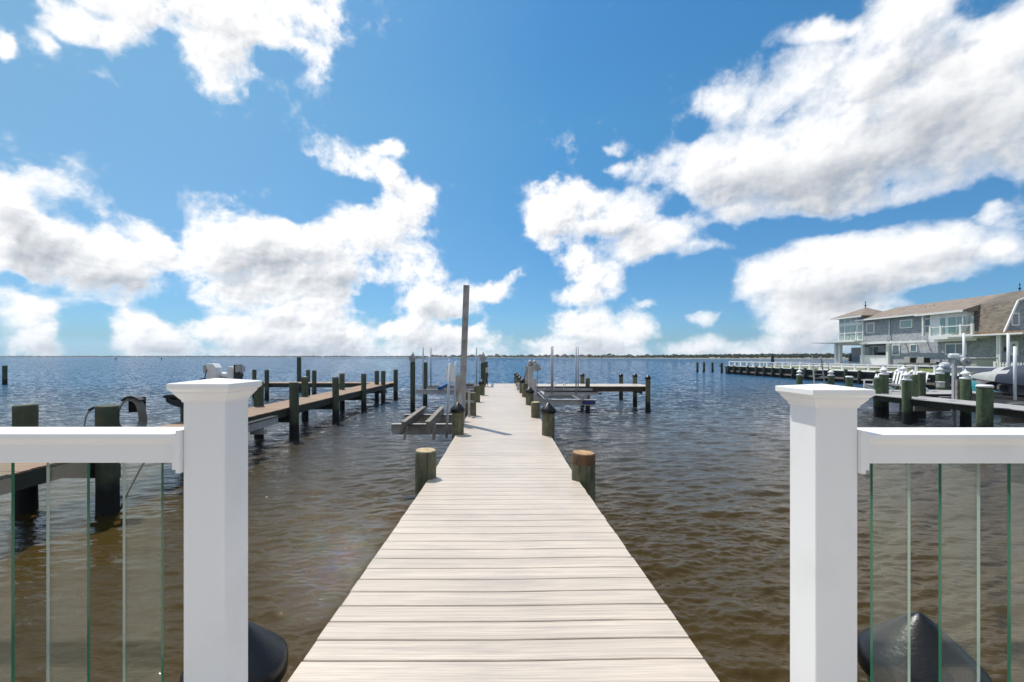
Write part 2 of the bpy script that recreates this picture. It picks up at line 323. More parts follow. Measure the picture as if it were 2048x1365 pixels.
# ---------------------------------------------------------------- geometry helpers
def P(px, py, d): return Vector(((px-CX)*d/FPX, d, EYE-(py-CY)*d/FPX))   # photo pixel at a known distance -> world point
def F(px, py, X): d = X*FPX/(px-CX); return Vector((X, d, EYE-(py-CY)*d/FPX))
class MB:
    def __init__(s): s.v = []; s.f = []; s.mi = []; s.sm = []
    def add(s, vs, fs, mi=0, smooth=False):
        o = len(s.v); s.v += [tuple(v) for v in vs]
        for f in fs: s.f.append(tuple(o+i for i in f)); s.mi.append(mi); s.sm.append(smooth)
        return s
    def box(s, x0, x1, y0, y1, z0, z1, mi=0, M=None):
        vs = [Vector((x, y, z)) for z in (z0, z1) for x, y in ((x0, y0), (x1, y0), (x1, y1), (x0, y1))]
        if M is not None: vs = [M @ v for v in vs]
        return s.add(vs, [(3, 2, 1, 0), (4, 5, 6, 7), (0, 1, 5, 4), (1, 2, 6, 5), (2, 3, 7, 6), (3, 0, 4, 7)], mi)
    def bar(s, a, b, w, h, mi=0, up=(0, 0, 1)):       # rectangular bar from a to b
        a = Vector(a); b = Vector(b); d = (b-a).normalized(); u = Vector(up)
        if abs(d.dot(u)) > .98: u = Vector((0, 1, 0))
        r = d.cross(u).normalized(); u = r.cross(d)
        vs = [p + r*sx*w/2 + u*sz*h/2 for p in (a, b) for sx, sz in ((-1, -1), (1, -1), (1, 1), (-1, 1))]
        return s.add(vs, [(0, 1, 2, 3), (7, 6, 5, 4), (1, 0, 4, 5), (2, 1, 5, 6), (3, 2, 6, 7), (0, 3, 7, 4)], mi)
    def cyl(s, a, b, r0, r1=None, n=14, mi=0, caps=True, topmi=None):
        a = Vector(a); b = Vector(b); r1 = r0 if r1 is None else r1; d = (b-a).normalized()
        u = Vector((1, 0, 0)) if abs(d.x) < .9 else Vector((0, 1, 0)); u = (u-d*d.dot(u)).normalized(); w = d.cross(u)
        vs = []
        for p, r in ((a, r0), (b, r1)):
            for i in range(n):
                t = 2*math.pi*i/n; vs.append(p+u*r*math.cos(t)+w*r*math.sin(t))
        s.add(vs, [(i, (i+1) % n, n+(i+1) % n, n+i) for i in range(n)], mi, True)
        if caps: s.add(vs[:n], [tuple(reversed(range(n)))], mi); s.add(vs[n:], [tuple(range(n))], mi if topmi is None else topmi)
        return s
    def lathe(s, c, prof, n=20, mi=0, smooth=True):
        c = Vector(c); vs = []; k = len(prof)
        for r, z in prof:
            for i in range(n): t = 2*math.pi*i/n; vs.append(c+Vector((r*math.cos(t), r*math.sin(t), z)))
        s.add(vs, [(j*n+i, j*n+(i+1) % n, (j+1)*n+(i+1) % n, (j+1)*n+i) for j in range(k-1) for i in range(n)], mi, smooth)
        if prof[-1][0] > .001: s.add(vs[-n:], [tuple(range(n))], mi)
        if prof[0][0] > .001: s.add(vs[:n], [tuple(reversed(range(n)))], mi)
        return s
    def tube(s, pts, r, n=8, mi=0):
        pts = [Vector(p) for p in pts]; vs = []; prev = None
        for i, p in enumerate(pts):
            d = (pts[min(i+1, len(pts)-1)]-pts[max(i-1, 0)]).normalized()
            u = prev if prev is not None else (Vector((0, 0, 1)) if abs(d.z) < .9 else Vector((1, 0, 0)))
            u = (u-d*d.dot(u)).normalized(); prev = u; w = d.cross(u)
            for k in range(n): t = 2*math.pi*k/n; vs.append(p+u*r*math.cos(t)+w*r*math.sin(t))
        s.add(vs, [(j*n+k, j*n+(k+1) % n, (j+1)*n+(k+1) % n, (j+1)*n+k) for j in range(len(pts)-1) for k in range(n)], mi, True)
        s.add(vs[:n], [tuple(reversed(range(n)))], mi); s.add(vs[-n:], [tuple(range(n))], mi)
        return s
    def prism(s, poly, off, mi=0):                    # polygon pushed along a vector
        poly = [Vector(p) for p in poly]; off = Vector(off); n = len(poly)
        return s.add(poly+[p+off for p in poly], [tuple(range(n)), tuple(reversed(range(n, 2*n)))]+[(i, i+n, (i+1) % n+n, (i+1) % n) for i in range(n)], mi)
    def build(s, name, mats, parent=None, fix=True):
        me = bpy.data.meshes.new(name); o = bpy.data.objects.new(name, me); COL.objects.link(o)
        org = WL.get(parent.name, Vector()) if parent else Vector()
        base = org
        if parent is None and s.v:
            a = np.array(s.v); base = Vector(((a[:, 0].min()+a[:, 0].max())/2, (a[:, 1].min()+a[:, 1].max())/2, a[:, 2].min()))
            o.location = base
        me.from_pydata([(v[0]-base.x, v[1]-base.y, v[2]-base.z) for v in s.v], [], s.f)
        if not isinstance(mats, (list, tuple)): mats = [mats]
        for m in mats: me.materials.append(M_[m] if isinstance(m, str) else m)
        me.polygons.foreach_set('material_index', s.mi); me.polygons.foreach_set('use_smooth', s.sm)
        if fix:
            bm = bmesh.new(); bm.from_mesh(me); bmesh.ops.remove_doubles(bm, verts=bm.verts, dist=1e-5); bmesh.ops.recalc_face_normals(bm, faces=bm.faces); bm.to_mesh(me); bm.free()
        me.update()
        if parent: o.parent = parent
        WL[o.name] = Vector(base)
        return o
WL = {}
def tag(o, label=None, cat=None, group=None, kind=None):
    if label: o['label'] = label
    if cat: o['category'] = cat
    if group: o['group'] = group
    if kind: o['kind'] = kind
    return o
def thing(name, loc, label, cat, group=None):
    o = bpy.data.objects.new(name, None); COL.objects.link(o); o.location = loc; o.empty_display_size = .2; WL[o.name] = Vector(loc)
    return tag(o, label, cat, group)
def bevel(o, w=.004, seg=2):
    b = o.modifiers.new('bevel', 'BEVEL'); b.width = w; b.segments = seg; b.limit_method = 'ANGLE'; b.angle_limit = R(40); return o
def piling_mesh(x, y, r, zt, zb=-1.2, n=20, mi_top=1, lean=(0, 0), rough=.012, band=None):
    mb = MB(); rows = [zb, .0, .4, .8, zt-.25, zt-.12, zt-.012, zt] if zt > 1.1 else [zb, 0, .3, .6, zt-.012, zt]
    sd_ = x*3.1+y*1.7; vs = []; rows = sorted(set(rows))
    for k, z in enumerate(rows):
        for i in range(n):
            t = 2*math.pi*i/n
            rr = r*(1+(.035 if z < .4 else 0)) + rough*mnoise.noise(Vector((math.cos(t)*1.6+sd_, math.sin(t)*1.6, z*.6)))
            if k == len(rows)-1: rr -= .012
            f = (z-zb)/(zt-zb)
            dz_ = 0 if k < len(rows)-2 else .02*r/.12*math.sin(t+sd_)*.25
            vs.append((x+lean[0]*f+rr*math.cos(t), y+lean[1]*f+rr*math.sin(t), z+dz_))
    K = len(rows)
    for j in range(K-1):
        mi = 2 if (band and rows[j] >= zt-.13) else 0
        mb.add([], [], 0)
        o = len(mb.v)
        mb.add(vs[j*n:(j+2)*n], [(i, (i+1) % n, n+(i+1) % n, n+i) for i in range(n)], mi, True)
    mb.add(vs[-n:], [tuple(range(n))], mi_top); mb.add(vs[:n], [tuple(reversed(range(n)))], 0)
    return mb
def add_piling(parent, x, y, r, zt, mats=('pile', 'pile_end'), cap=None, label=None, band=None, n=20, zb=-1.2, lean=(0, 0)):
    ms = list(mats)+(['pile_band'] if band else [])
    o = piling_mesh(x, y, r, zt, zb, n, 1, lean, .012, band).build('piling', ms, parent)
    if label: o['label'] = label
    x += lean[0]; y += lean[1]
    if cap == 'cone':
        R0 = r*1.24; h = r*1.0; zt += .015
        c = MB().lathe((x, y, zt-.05), [(r*1.13, 0), (R0, .0), (R0*1.01, .035), (R0*1.0, .058), (R0*.95, .068), (R0*.62, .068+h*.42), (R0*.3, .068+h*.78), (R0*.1, .068+h*.97), (0.0008, .068+h)], 24)
        co = c.build('piling_cap', 'blackcap', o)
    elif cap == 'light':
        c = MB().lathe((x, y, zt-.01), [(r*1.08, 0), (r*1.08, .05), (r*.9, .06), (r*.6, .07), (r*.55, .16), (r*1.0, .17), (r*1.02, .20), (r*.55, .27), (r*.2, .30), (r*.18, .34), (.001, .36)], 16)
        c.build('piling_lantern', 'white', o)
    elif cap == 'disc':
        MB().lathe((x, y, zt-.02), [(r*1.07, 0), (r*1.07, .05), (r*.9, .075), (.001, .08)], 20).build('piling_cap', 'white', o)
    return o
# ================================================================ WATER (real waves; grid fans out from the shore)
def make_water():
    rs = np.random.RandomState(5)
    na, ax = 900, np.tan(np.linspace(-math.atan(1.9), math.atan(1.9), 900))
    ys = []; y = 0.9
    while y < 60: ys.append(y); y += max(.022, y*y/2268*1.15)
    while y < 9000: ys.append(y); y *= 1.06
    ys = np.array(ys)
    X = ax[None, :]*ys[:, None]; Y = np.repeat(ys[:, None], na, 1)
    sp = np.maximum(np.gradient(ys)[:, None], (np.gradient(ax)[None, :]*ys[:, None]))
    Z = np.zeros_like(X)
    for i in range(170):
        lam = .060*(1.1/.060)**(rs.rand()**1.45); th = rs.normal(math.radians(-82), .42); k = 2*math.pi/lam
        amp = .0027*lam**.78*(1+.6*rs.rand()); fade = np.clip((lam/sp-2.2)/2.0, 0, 1)
        ph = (X*math.cos(th)+Y*math.sin(th))*k+rs.rand()*6.28+.7*np.sin(X*.31+Y*.17+i)
        s_ = np.sin(ph); Z += amp*fade*(s_+.28*np.cos(2*ph))
    patch = .75+.35*np.sin(X*.35+1.3*np.sin(Y*.21))*np.sin(Y*.27+np.sin(X*.19))
    Z *= patch
    nr = len(ys); V = np.stack([X, Y, Z], -1).reshape(-1, 3)
    i = np.arange(nr-1)[:, None]*na+np.arange(na-1)[None, :]
    Fq = np.stack([i, i+1, i+na+1, i+na], -1).reshape(-1, 4)
    # the water behind and beside the fan, coarse
    o = len(V); ext = np.array([(-9000, -300, -.02), (9000, -300, -.02), (9000, .9, -.02), (1.71, .9, -.02), (-1.71, .9, -.02), (-9000, .9, -.02), (17100, 9000, -.02), (-17100, 9000, -.02)], float)
    V = np.concatenate([V, ext]); Fx = [(o, o+1, o+2, o+5), (o+3, o+2, o+6, o+6), (o+5, o+4, o+7, o+7)]
    me = bpy.data.meshes.new('water'); ob = bpy.data.objects.new('water', me); COL.objects.link(ob)
    me.from_pydata([], [], []); me.vertices.add(len(V)); me.vertices.foreach_set('co', V.ravel())
    loops = np.concatenate([Fq.ravel(), np.array([o, o+1, o+2, o+5, o+3, o+2, o+6, o+5, o+4, o+7])]); tot = np.concatenate([np.full(len(Fq), 4), [4, 3, 3]])
    me.loops.add(len(loops)); me.loops.foreach_set('vertex_index', loops.astype(np.int32))
    me.polygons.add(len(tot)); st = np.concatenate([[0], np.cumsum(tot)[:-1]]); me.polygons.foreach_set('loop_start', st.astype(np.int32)); me.polygons.foreach_set('loop_total', tot.astype(np.int32))
    me.polygons.foreach_set('use_smooth', np.ones(len(tot), bool)); me.update(calc_edges=True); me.validate()
    m = bpy.data.materials.new('bay_water'); m.use_nodes = True; b = m.node_tree.nodes['Principled BSDF']; q = G(m.node_tree)
    pos = q.new('ShaderNodeNewGeometry').outputs['Position']
    big = q.noise(pos, .12, 3, .5)
    c = q.mix(q.mr(big, .3, .7), (.056, .035, .008, 1), (.044, .031, .009, 1))
    c = q.mix(q.mr(q.xyz(pos)[1], 7, 45), c, (.020, .084, .170, 1))        # bluer with distance: depth, plus blue sky reflection painted into the base colour
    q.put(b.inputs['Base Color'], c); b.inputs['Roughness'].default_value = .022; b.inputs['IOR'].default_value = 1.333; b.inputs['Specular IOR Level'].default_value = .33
    rot = q.new('ShaderNodeMapping'); q.put(rot.inputs[0], pos); rot.inputs['Rotation'].default_value = (0, 0, R(9)); rot.inputs['Scale'].default_value = (.85, 2.0, 1)
    n1 = q.noise(rot.outputs[0], 7.5, 4, .6, dist=.5); n2 = q.noise(rot.outputs[0], 1.7, 4, .62, dist=.4); n3 = q.noise(rot.outputs[0], .33, 4, .65)
    n0 = q.noise(rot.outputs[0], 19, 3, .6, dist=.4)
    h = q.m('ADD', q.m('MULTIPLY', n0, .006), q.m('ADD', q.m('ADD', q.m('MULTIPLY', n1, .016), q.m('MULTIPLY', n2, .020)), q.m('MULTIPLY', n3, .03)))
    calm = q.mr(q.noise(pos, .22, 3, .6), .3, .7, .55, 1.25)
    bn = q.new('ShaderNodeBump'); bn.inputs['Distance'].default_value = 1.0; q.put(bn.inputs['Strength'], q.m('MULTIPLY', calm, .8)); q.put(bn.inputs['Height'], h)
    # chop too fine for the grid: a random tilt of the surface, stronger where the grid no longer carries the waves
    yy = q.xyz(pos)[1]; am = q.m('MULTIPLY', q.mr(yy, 7, 30, .0, 1.0), q.m('ADD', .55, q.m('MULTIPLY', calm, .5)))
    c1 = q.v('SUBTRACT', q.noise(rot.outputs[0], 5.5, 3, .6, color=True), (.5, .5, .5)); c2 = q.v('SUBTRACT', q.noise(rot.outputs[0], 1.9, 3, .65, color=True), (.5, .5, .5))
    tl = q.v('MULTIPLY', q.v('ADD', c1, c2), (1.3, 2.2, 0)); tl = q.v('MULTIPLY', tl, q.cxyz(am, am, 0.0))
    fc = q.v('MULTIPLY', q.cxyz(.02, -.27, 0.0), q.cxyz(am, am, 0.0))      # wind chop: the steep faces look towards the shore
    nn = q.v('NORMALIZE', q.v('ADD', q.v('ADD', bn.outputs[0], tl), fc)); q.l.new(nn, b.inputs['Normal'])
    me.materials.append(m); tag(ob, kind='structure'); return ob
make_water()
make_clouds()

# ================================================================ OUR DOCK
def drop(y):      # deck top below the eye: the landing end rises a little
    return 1.353 if y > 5.5 else 1.353-.121*((5.5-y)/3.8)**1.15
def zdeck(x, y): return EYE-drop(y)+(.010*max(0, min(1, (x-.05)/.5)) if y < 5 else 0)*max(0, min(1, (5-y)/2.5))
HW = .815
dock = thing('dock', (0, 12, EYE-1.353-.2), 'long pale board dock running straight out from between the white posts to a T end', 'dock')
def plank_deck(x0, x1, y0, y1, pitch, zf, gap=.006, th=.025, nx=8, phase=0.0, jit=0, bulge=True):
    mb = MB(); y = y0+phase; r2 = random.Random(int(x0*10+y0*7))
    while y < y1-pitch*.3:
        ya, yb = y+gap/2, min(y+pitch-gap/2, y1); xs = [x0+(x1-x0)*i/nx for i in range(nx+1)]
        jx0, jx1 = r2.uniform(-jit, jit), r2.uniform(-jit, jit); dzb = r2.uniform(-jit, jit)*.15
        bv = .003; prof = [(ya, -th), (ya, -bv), (ya+bv, 0), (yb-bv, 0), (yb, -bv), (yb, -th)]
        vs = []
        for i, x in enumerate(xs):
            xx = x+(jx0 if i == 0 else jx1 if i == nx else 0)
            for (yy, dz) in prof: vs.append((xx, yy, zf(x, yy)+dz+dzb))
        n = len(prof)
        fs = [(i*n+k, i*n+(k+1) % n, (i+1)*n+(k+1) % n, (i+1)*n+k) for i in range(nx) for k in range(n)]
        fs += [tuple(range(n)), tuple(reversed(range(nx*n, nx*n+n)))]
        mb.add(vs, fs); y += pitch
    return mb
plank_deck(-HW, HW, 1.62, 22.6, PITCH, zdeck, gap=.0085, phase=(4.71-1.62) % PITCH, jit=.003).build('decking', 'deck', dock, fix=False)
TX1 = 6.73
plank_deck(HW+.004, TX1, 20.45, 22.35, PITCH, zdeck, nx=2, jit=.003).build('decking', 'deck', dock, fix=False)
mb = MB()
ys_ = [1.62, 2.4, 3.2, 4.2, 5.5, 22.55]
for s_ in (-1, 1):
    for a, b in zip(ys_[:-1], ys_[1:]):
        za, zb_ = zdeck(0, a)-.027, zdeck(0, b)-.027
        x0, x1 = sorted((s_*(HW-.045), s_*(HW-.005)))
        mb.add([(x0, a, za-.2), (x1, a, za-.2), (x1, b, zb_-.2), (x0, b, zb_-.2), (x0, a, za), (x1, a, za), (x1, b, zb_), (x0, b, zb_)], [(3, 2, 1, 0), (4, 5, 6, 7), (0, 1, 5, 4), (1, 2, 6, 5), (2, 3, 7, 6), (3, 0, 4, 7)])
zt = EYE-1.353-.027
mb.box(-HW+.05, HW-.05, 22.5, 22.54, zt-.2, zt); mb.build('side_beam', 'beam_brown', dock)
mb = MB().box(HW+.01, TX1-.03, 20.47, 20.52, zt-.22, zt).box(HW+.01, TX1-.03, 22.28, 22.33, zt-.22, zt).box(TX1-.09, TX1-.03, 20.53, 22.27, zt-.21, zt)
mb.bar((TX1-.35, 20.7, zt-.26), (TX1-.35, 22.2, zt-.26), .06, .14); mb.build('side_beam', 'beam_brown', dock)
for yb in (4.87, 7.75, 10.0, 12.8, 15.5, 18.2, 21.0):
    MB().box(-HW-.12, HW+.12, yb+.13, yb+.19, zt-.42, zt-.21).build('cross_beam', 'beam_dark', dock)
def pl(px, d, r, dr, **k): add_piling(dock, (px-CX)*d/FPX, d, r, EYE-dr, **k)
pl(851.5, 4.99, .117, 1.035, n=28)
pl(1166.5, 4.91, .128, 1.045, mats=('pile', 'pile_end2'), band=True, n=28, label='piling with orange cut top and brown stained collar')
pl(915.5, 7.85, .103, .93, cap='cone', n=24); pl(1096.5, 7.75, .11, .93, cap='cone', n=24)
pl(1071, 10.0, .10, 1.01); pl(1059, 12.6, .107, .98, cap='cone'); pl(1050, 15.0, .10, .90, mats=('pile', 'pile'))
for px, d in ((1044.5, 16.6), (1039.8, 18.4), (1035.5, 20.5), (1032.5, 22.9)): pl(px, d, .10, .92, cap='cone')
pl(945, 10.35, .085, .83); pl(932.5, 10.9, .08, .85); pl(954, 13.4, .095, .86, mats=('pile', 'pile_band')); pl(963.7, 15.8, .10, .93, cap='cone')
for x, y, r, dr, c in ((3.82, 20.3, .10, .97, None), (3.97, 22.5, .10, .95, 'cone'), (6.55, 20.33, .11, .97, 'cone'), (6.6, 22.5, .11, .97, 'cone')):
    add_piling(dock, x, y, r, EYE-dr, cap=c)
fp = thing('mooring_piling', ((1242-CX)*26/FPX, 26, 0), 'black-capped mooring piling standing free in the water just behind the T end', 'piling')
add_piling(fp, (1242-CX)*26/FPX, 26, .11, EYE-1.1, cap='cone')
# electrical box on the dock edge
eb = thing('power_box', P(1037, 781, 17.3), 'small pale grey power box fixed to the right edge of the pale dock', 'power box')
p = P(1037.5, 781, 17.3); MB().box(p.x-.075, p.x+.06, p.y-.08, p.y+.08, p.z, p.z+.25).build('cabinet', 'pvcgrey', eb); MB().box(p.x-.085, p.x+.07, p.y-.09, p.y+.09, p.z+.25, p.z+.275).build('lid', 'greybox', eb)

# the landing we stand on, under and behind the camera
land = thing('landing_deck', (0, 0, 0), 'board landing behind the white railing posts', 'deck')
plank_deck(-5, 5, -2.5, 1.58, PITCH, lambda x, y: 1.29, nx=1).build('decking', 'deck', land, fix=False)
MB().box(-5, 5, 1.5, 1.56, .2, 1.262).box(-5, 5, -2.5, 1.5, 1.0, 1.24).build('frame', 'beam_dark', land)

# ================================================================ WHITE RAILINGS with glass balusters
def railing(side, xin, ztop, zr, panes, label):
    # xin: inner face of the post; side -1 left, +1 right
    s = side; W = .128; y0 = 1.377; y1 = y0+W; xo = xin+s*W; a, b = sorted((xin, xo)); xc = (a+b)/2; yc = (y0+y1)/2
    root = thing('glass_railing', (xc, yc, 1.29), label, 'railing')
    bevel(MB().box(a, b, y0, y1, 1.0, ztop-.052).build('post', 'vinyl', root), .004)
    def ring(h, z): return [(xc-h, yc-h, z), (xc+h, yc-h, z), (xc+h, yc+h, z), (xc-h, yc+h, z)]
    mb = MB(); lv = [(.066, -.058), (.068, -.050), (.073, -.044), (.080, -.034), (.083, -.030), (.083, -.026), (.0935, -.016), (.0935, -.001), (.092, .0005), (.0005, .013)]
    vs = []; fs = []
    for h, z in lv: vs += ring(h, ztop+z)
    for j in range(len(lv)-1): fs += [(j*4+k, j*4+(k+1) % 4, j*4+4+(k+1) % 4, j*4+4+k) for k in range(4)]
    fs.append((3, 2, 1, 0)); fs.append(tuple(range(len(vs)-4, len(vs)))); mb.add(vs, fs); mb.build('post_cap', 'vinyl', root, fix=False)
    # top rail: moulded profile swept along x
    x0, x1 = xo+s*.0265, xo+s*4.5
    pr = [(-.070, 0), (.070, 0), (.070, -.016), (.062, -.022), (.058, -.032), (.050, -.036), (.050, -.093), (-.050, -.093), (-.050, -.036), (-.058, -.032), (-.062, -.022), (-.070, -.016)]
    bevel(MB().prism([(x0, yc+y, zr+z) for y, z in pr], (x1-x0, 0, 0)).build('top_rail', 'vinyl', root), .0025)
    br = MB(); 
    for tt, t, e in ((.0005, .013, .0), (.0135, .026, -.010)): 
        q0, q1 = sorted((xo+s*tt, xo+s*t)); br.box(q0, q1, yc-.078-e*.3, yc+.078+e*.3, zr-.118-e, zr+.012+e)
    br.build('rail_bracket', 'vinyl', root)
    MB().box(*sorted((xo+s*.01, x1)), yc-.045, yc+.045, 1.36, 1.42).build('bottom_rail', 'vinyl', root)
    for (pa, pb) in panes:
        xa, xb = (pa-CX)*yc/FPX, (pb-CX)*yc/FPX
        t = .005; z0, z1 = 1.42, zr-.093
        gm = MB().add([(xa, yc-t, z0), (xb, yc-t, z0), (xb, yc-t, z1), (xa, yc-t, z1), (xa, yc+t, z0), (xb, yc+t, z0), (xb, yc+t, z1), (xa, yc+t, z1)], [(0, 1, 2, 3), (5, 4, 7, 6)], 0)
        gm.add([(xa, yc-t, z0), (xa, yc+t, z0), (xa, yc+t, z1), (xa, yc-t, z1)], [(0, 1, 2, 3)], 2 if s < 0 else 1)
        gm.add([(xb, yc-t, z0), (xb, yc+t, z0), (xb, yc+t, z1), (xb, yc-t, z1)], [(0, 1, 2, 3)], 1 if s < 0 else 2)
        gm.build('glass_baluster', ['glass', 'glassedge', 'paleedge'], root, fix=False)
railing(-1, -.851, 2.438, 2.284, [(-350, -270), (-200, -125), (-53, 26), (96, 177), (248, 325)], 'white railing with glass balusters on the left side of the pale dock entrance')
railing(1, .958, 2.420, 2.282, [(1743, 1818), (1880, 1957), (2018, 2095), (2155, 2232), (2292, 2369)], 'white railing with glass balusters on the right side of the pale dock entrance')
# big capped pilings just outside the railing
for X, Y, dr, lb in ((1.50, 1.62, 1.075, 'big black cone-capped piling behind the glass of the right-hand railing'), (-1.03, 1.74, 1.165, 'big black cone-capped piling half hidden by the left railing post')):
    t = thing('capped_piling', (X, Y, 0), lb, 'piling'); r = .146
    o = piling_mesh(X, Y, r, EYE-dr-.03, -1.2, 32).build('piling', ['pile', 'pile_end'], t)
    R0 = .178
    MB().lathe((X, Y, EYE-dr-.085), [(r*1.03, 0), (R0-.004, 0), (R0, .006), (R0+.003, .05), (R0, .075), (R0-.01, .088), (.132, .124), (.085, .168), (.045, .208), (.02, .229), (.008, .236), (.0008, .238)], 64).build('piling_cap', 'blackcap', t)

# ================================================================ LEFT NEIGHBOUR DOCK
ZL = EYE-1.548
ld = thing('dock', (-7.1, 17, ZL-.2), 'old brown plank dock on dark green pilings left of the pale dock', 'dock')
plank_deck(-7.66, -6.50, 2.0, 26.2, .14, lambda x, y: ZL, gap=.009, nx=1, jit=.018).build('decking', 'olddeck', ld, fix=False)
plank_deck(-15.6, -6.40, 26.2, 27.5, .14, lambda x, y: ZL, gap=.009, nx=1, jit=.018).build('decking', 'olddeck', ld, fix=False)
MB().box(-6.56, -6.51, 2.0, 26.2, ZL-.25, ZL-.028).box(-7.65, -7.60, 2.0, 26.2, ZL-.25, ZL-.028).build('side_beam', 'beam_dark', ld)
MB().box(-15.58, -6.42, 26.22, 26.27, ZL-.25, ZL-.028).box(-15.58, -6.42, 27.4, 27.45, ZL-.25, ZL-.028).build('side_beam', 'beam_dark', ld)
kd = dict(mats=('pile_dark', 'pile_dark'))
LP = [(7.35, .15, -6.37, -7.80), (10.75, .13, -6.34, -7.55), (13.7, .135, -6.36, -7.62), (17.1, .125, -6.36, -7.68), (20.75, .12, -6.42, -7.55), (24.6, .12, -6.55, -7.0)]
for i, (y, r, xr, xl) in enumerate(LP):
    add_piling(ld, xr, y if i else 7.25, r, EYE-.787, n=24 if i == 0 else 18, lean=(.0, 0), **kd)
    add_piling(ld, xl, y+.35 if i > 1 else y, r, EYE-(.787 if i != 1 else .80), n=24 if i == 0 else 18, **kd)
    MB().box(-7.75, -6.42, y+.15, y+.21, ZL-.48, ZL-.255).build('cross_beam', 'beam_dark', ld)
for x, y, dr in ((-6.2, 26.0, .75), (-6.62, 27.7, .8), (-13.7, 26.1, .78), (-15.3, 27.7, .80), (-10.9, 26.0, .80), (-12.0, 27.7, .83)):
    add_piling(ld, x, y, .12, EYE-dr, **kd)
for x, y, dr, r, lb in ((-44.5, 40.2, .8, .17, 'lone dark piling standing in open water at the far left'), (-14.5, 32, .05, .15, 'tall dark mooring piling rising behind the old brown dock')):
    t = thing('mooring_piling', (x, y, 0), lb, 'piling'); add_piling(t, x, y, r, EYE-dr, **kd)
for k, (px, tp) in enumerate(((1395, 725), (1408, 725), (1425, 725))):
    d = 2268/(745-CY); t = thing('mooring_piling', ((px-CX)*d/FPX, d, 0), ('leftmost', 'middle', 'rightmost')[k]+' of the three dark pilings in open water off the end of the bulkhead', 'piling', 'pilings off the bulkhead')
    add_piling(t, (px-CX)*d/FPX, d, .17, EYE-(tp-CY)*d/FPX, n=12, **kd)
t = thing('mooring_piling', ((1443.5-CX)*69/FPX, 69, 0), 'dark piling joined to the bulkhead corner by a short beam', 'piling')
add_piling(t, (1443.5-CX)*69/FPX, 69, .17, EYE-.95, n=12, **kd); MB().box((1443.5-CX)*69/FPX+.1, 33.2, 68.9, 69.1, 1.0, 1.2).build('tie_beam', 'beam_dark', t)

# hose, hanger, bracket on the near left pilings
hx, hy = -6.37, 7.25
hh = thing('hose_hanger', (hx+.24, hy+.18, 1.5), 'black curved hose hanger behind the near right piling of the brown dock', 'hose hanger')
mb = MB(); n = 10; pa = [(hx+.04+i*.31/n, hy+.20, 1.79+.075*math.sin(math.pi*(i+.5)/(n+1))) for i in range(n+1)]
for i in range(n):
    a, b = pa[i], pa[i+1]; mb.add([a, b, (b[0], b[1]+.12, b[2]), (a[0], a[1]+.12, a[2]), (a[0], a[1], a[2]-.02), (b[0], b[1], b[2]-.02), (b[0], b[1]+.12, b[2]-.02), (a[0], a[1]+.12, a[2]-.02)], [(0, 1, 2, 3), (7, 6, 5, 4), (0, 4, 5, 1), (2, 6, 7, 3), (1, 5, 6, 2), (3, 7, 4, 0)])
mb.build('saddle', 'black', hh)
MB().box(hx+.06, hx+.34, hy+.33, hy+.35, 1.58, 1.84).build('back_plate', 'black', hh)
hs_ = thing('garden_hose', (hx+.2, hy+.1, 1.2), 'grey-brown hose coiled over the black hanger, one end arching left of the piling', 'hose')
mb = MB()
for j in range(7):
    rx, rz = .17+.012*j, .26+.018*j; cx_, cz_ = hx+.175, 1.79-rz+.012*j
    mb.tube([(cx_+rx*math.sin(t_*math.pi/12), hy+.20+.012*j+.01*math.sin(t_), cz_+rz*math.cos(t_*math.pi/12)) for t_ in range(25)], .009, 6)
mb.build('coil', 'rope', hs_)
MB().tube([(hx-.14, hy, 1.70), (hx-.20, hy, 1.705), (hx-.27, hy-.02, 1.66), (hx-.32, hy-.03, 1.56), (hx-.345, hy-.03, 1.42), (hx-.35, hy, 1.2), (hx-.3, hy, 1.0)], .011, 6).build('hose_end', 'rope', hs_)
MB().cyl((hx-.21, hy, 1.705), (hx-.28, hy-.02, 1.655), .022, n=8).cyl((hx-.13, hy, 1.70), (hx-.21, hy, 1.70), .012, n=8).build('tap', 'black', hs_)
MB().tube([(hx+.5, hy+.3, .97), (hx+.42, hy+.15, .7), (hx+.28, hy+.05, .3), (hx+.2, hy, .05)], .014, 6).build('hanging_end', 'black', hs_)
bx, by = -7.90, 10.6
bb = thing('bracket', (bx, by, 1.4), 'black moulded fitting with a flat lid sticking out past the left white post', 'bracket')
def Z_(py, d): return EYE-(py-CY)*d/FPX
mb = MB(); poly = [P(x, y, by) for x, y in ((331, 796), (350, 800), (367, 800), (367, 816), (357, 815), (345, 811), (338, 808), (332, 804))]
mb.prism(poly, (0, .22, 0)); mb.build('body', 'black', bb)
MB().prism([P(x, y, by) for x, y in ((325, 792.5), (333, 790), (367, 790), (367, 796), (327, 796.5))], (0, .26, 0)).build('lid', 'blackcap', bb)
MB().box(P(339, 789, by).x, P(346, 789, by).x, by+.05, by+.18, Z_(790, by), Z_(787.5, by)).build('white_knob', 'pvc', bb)

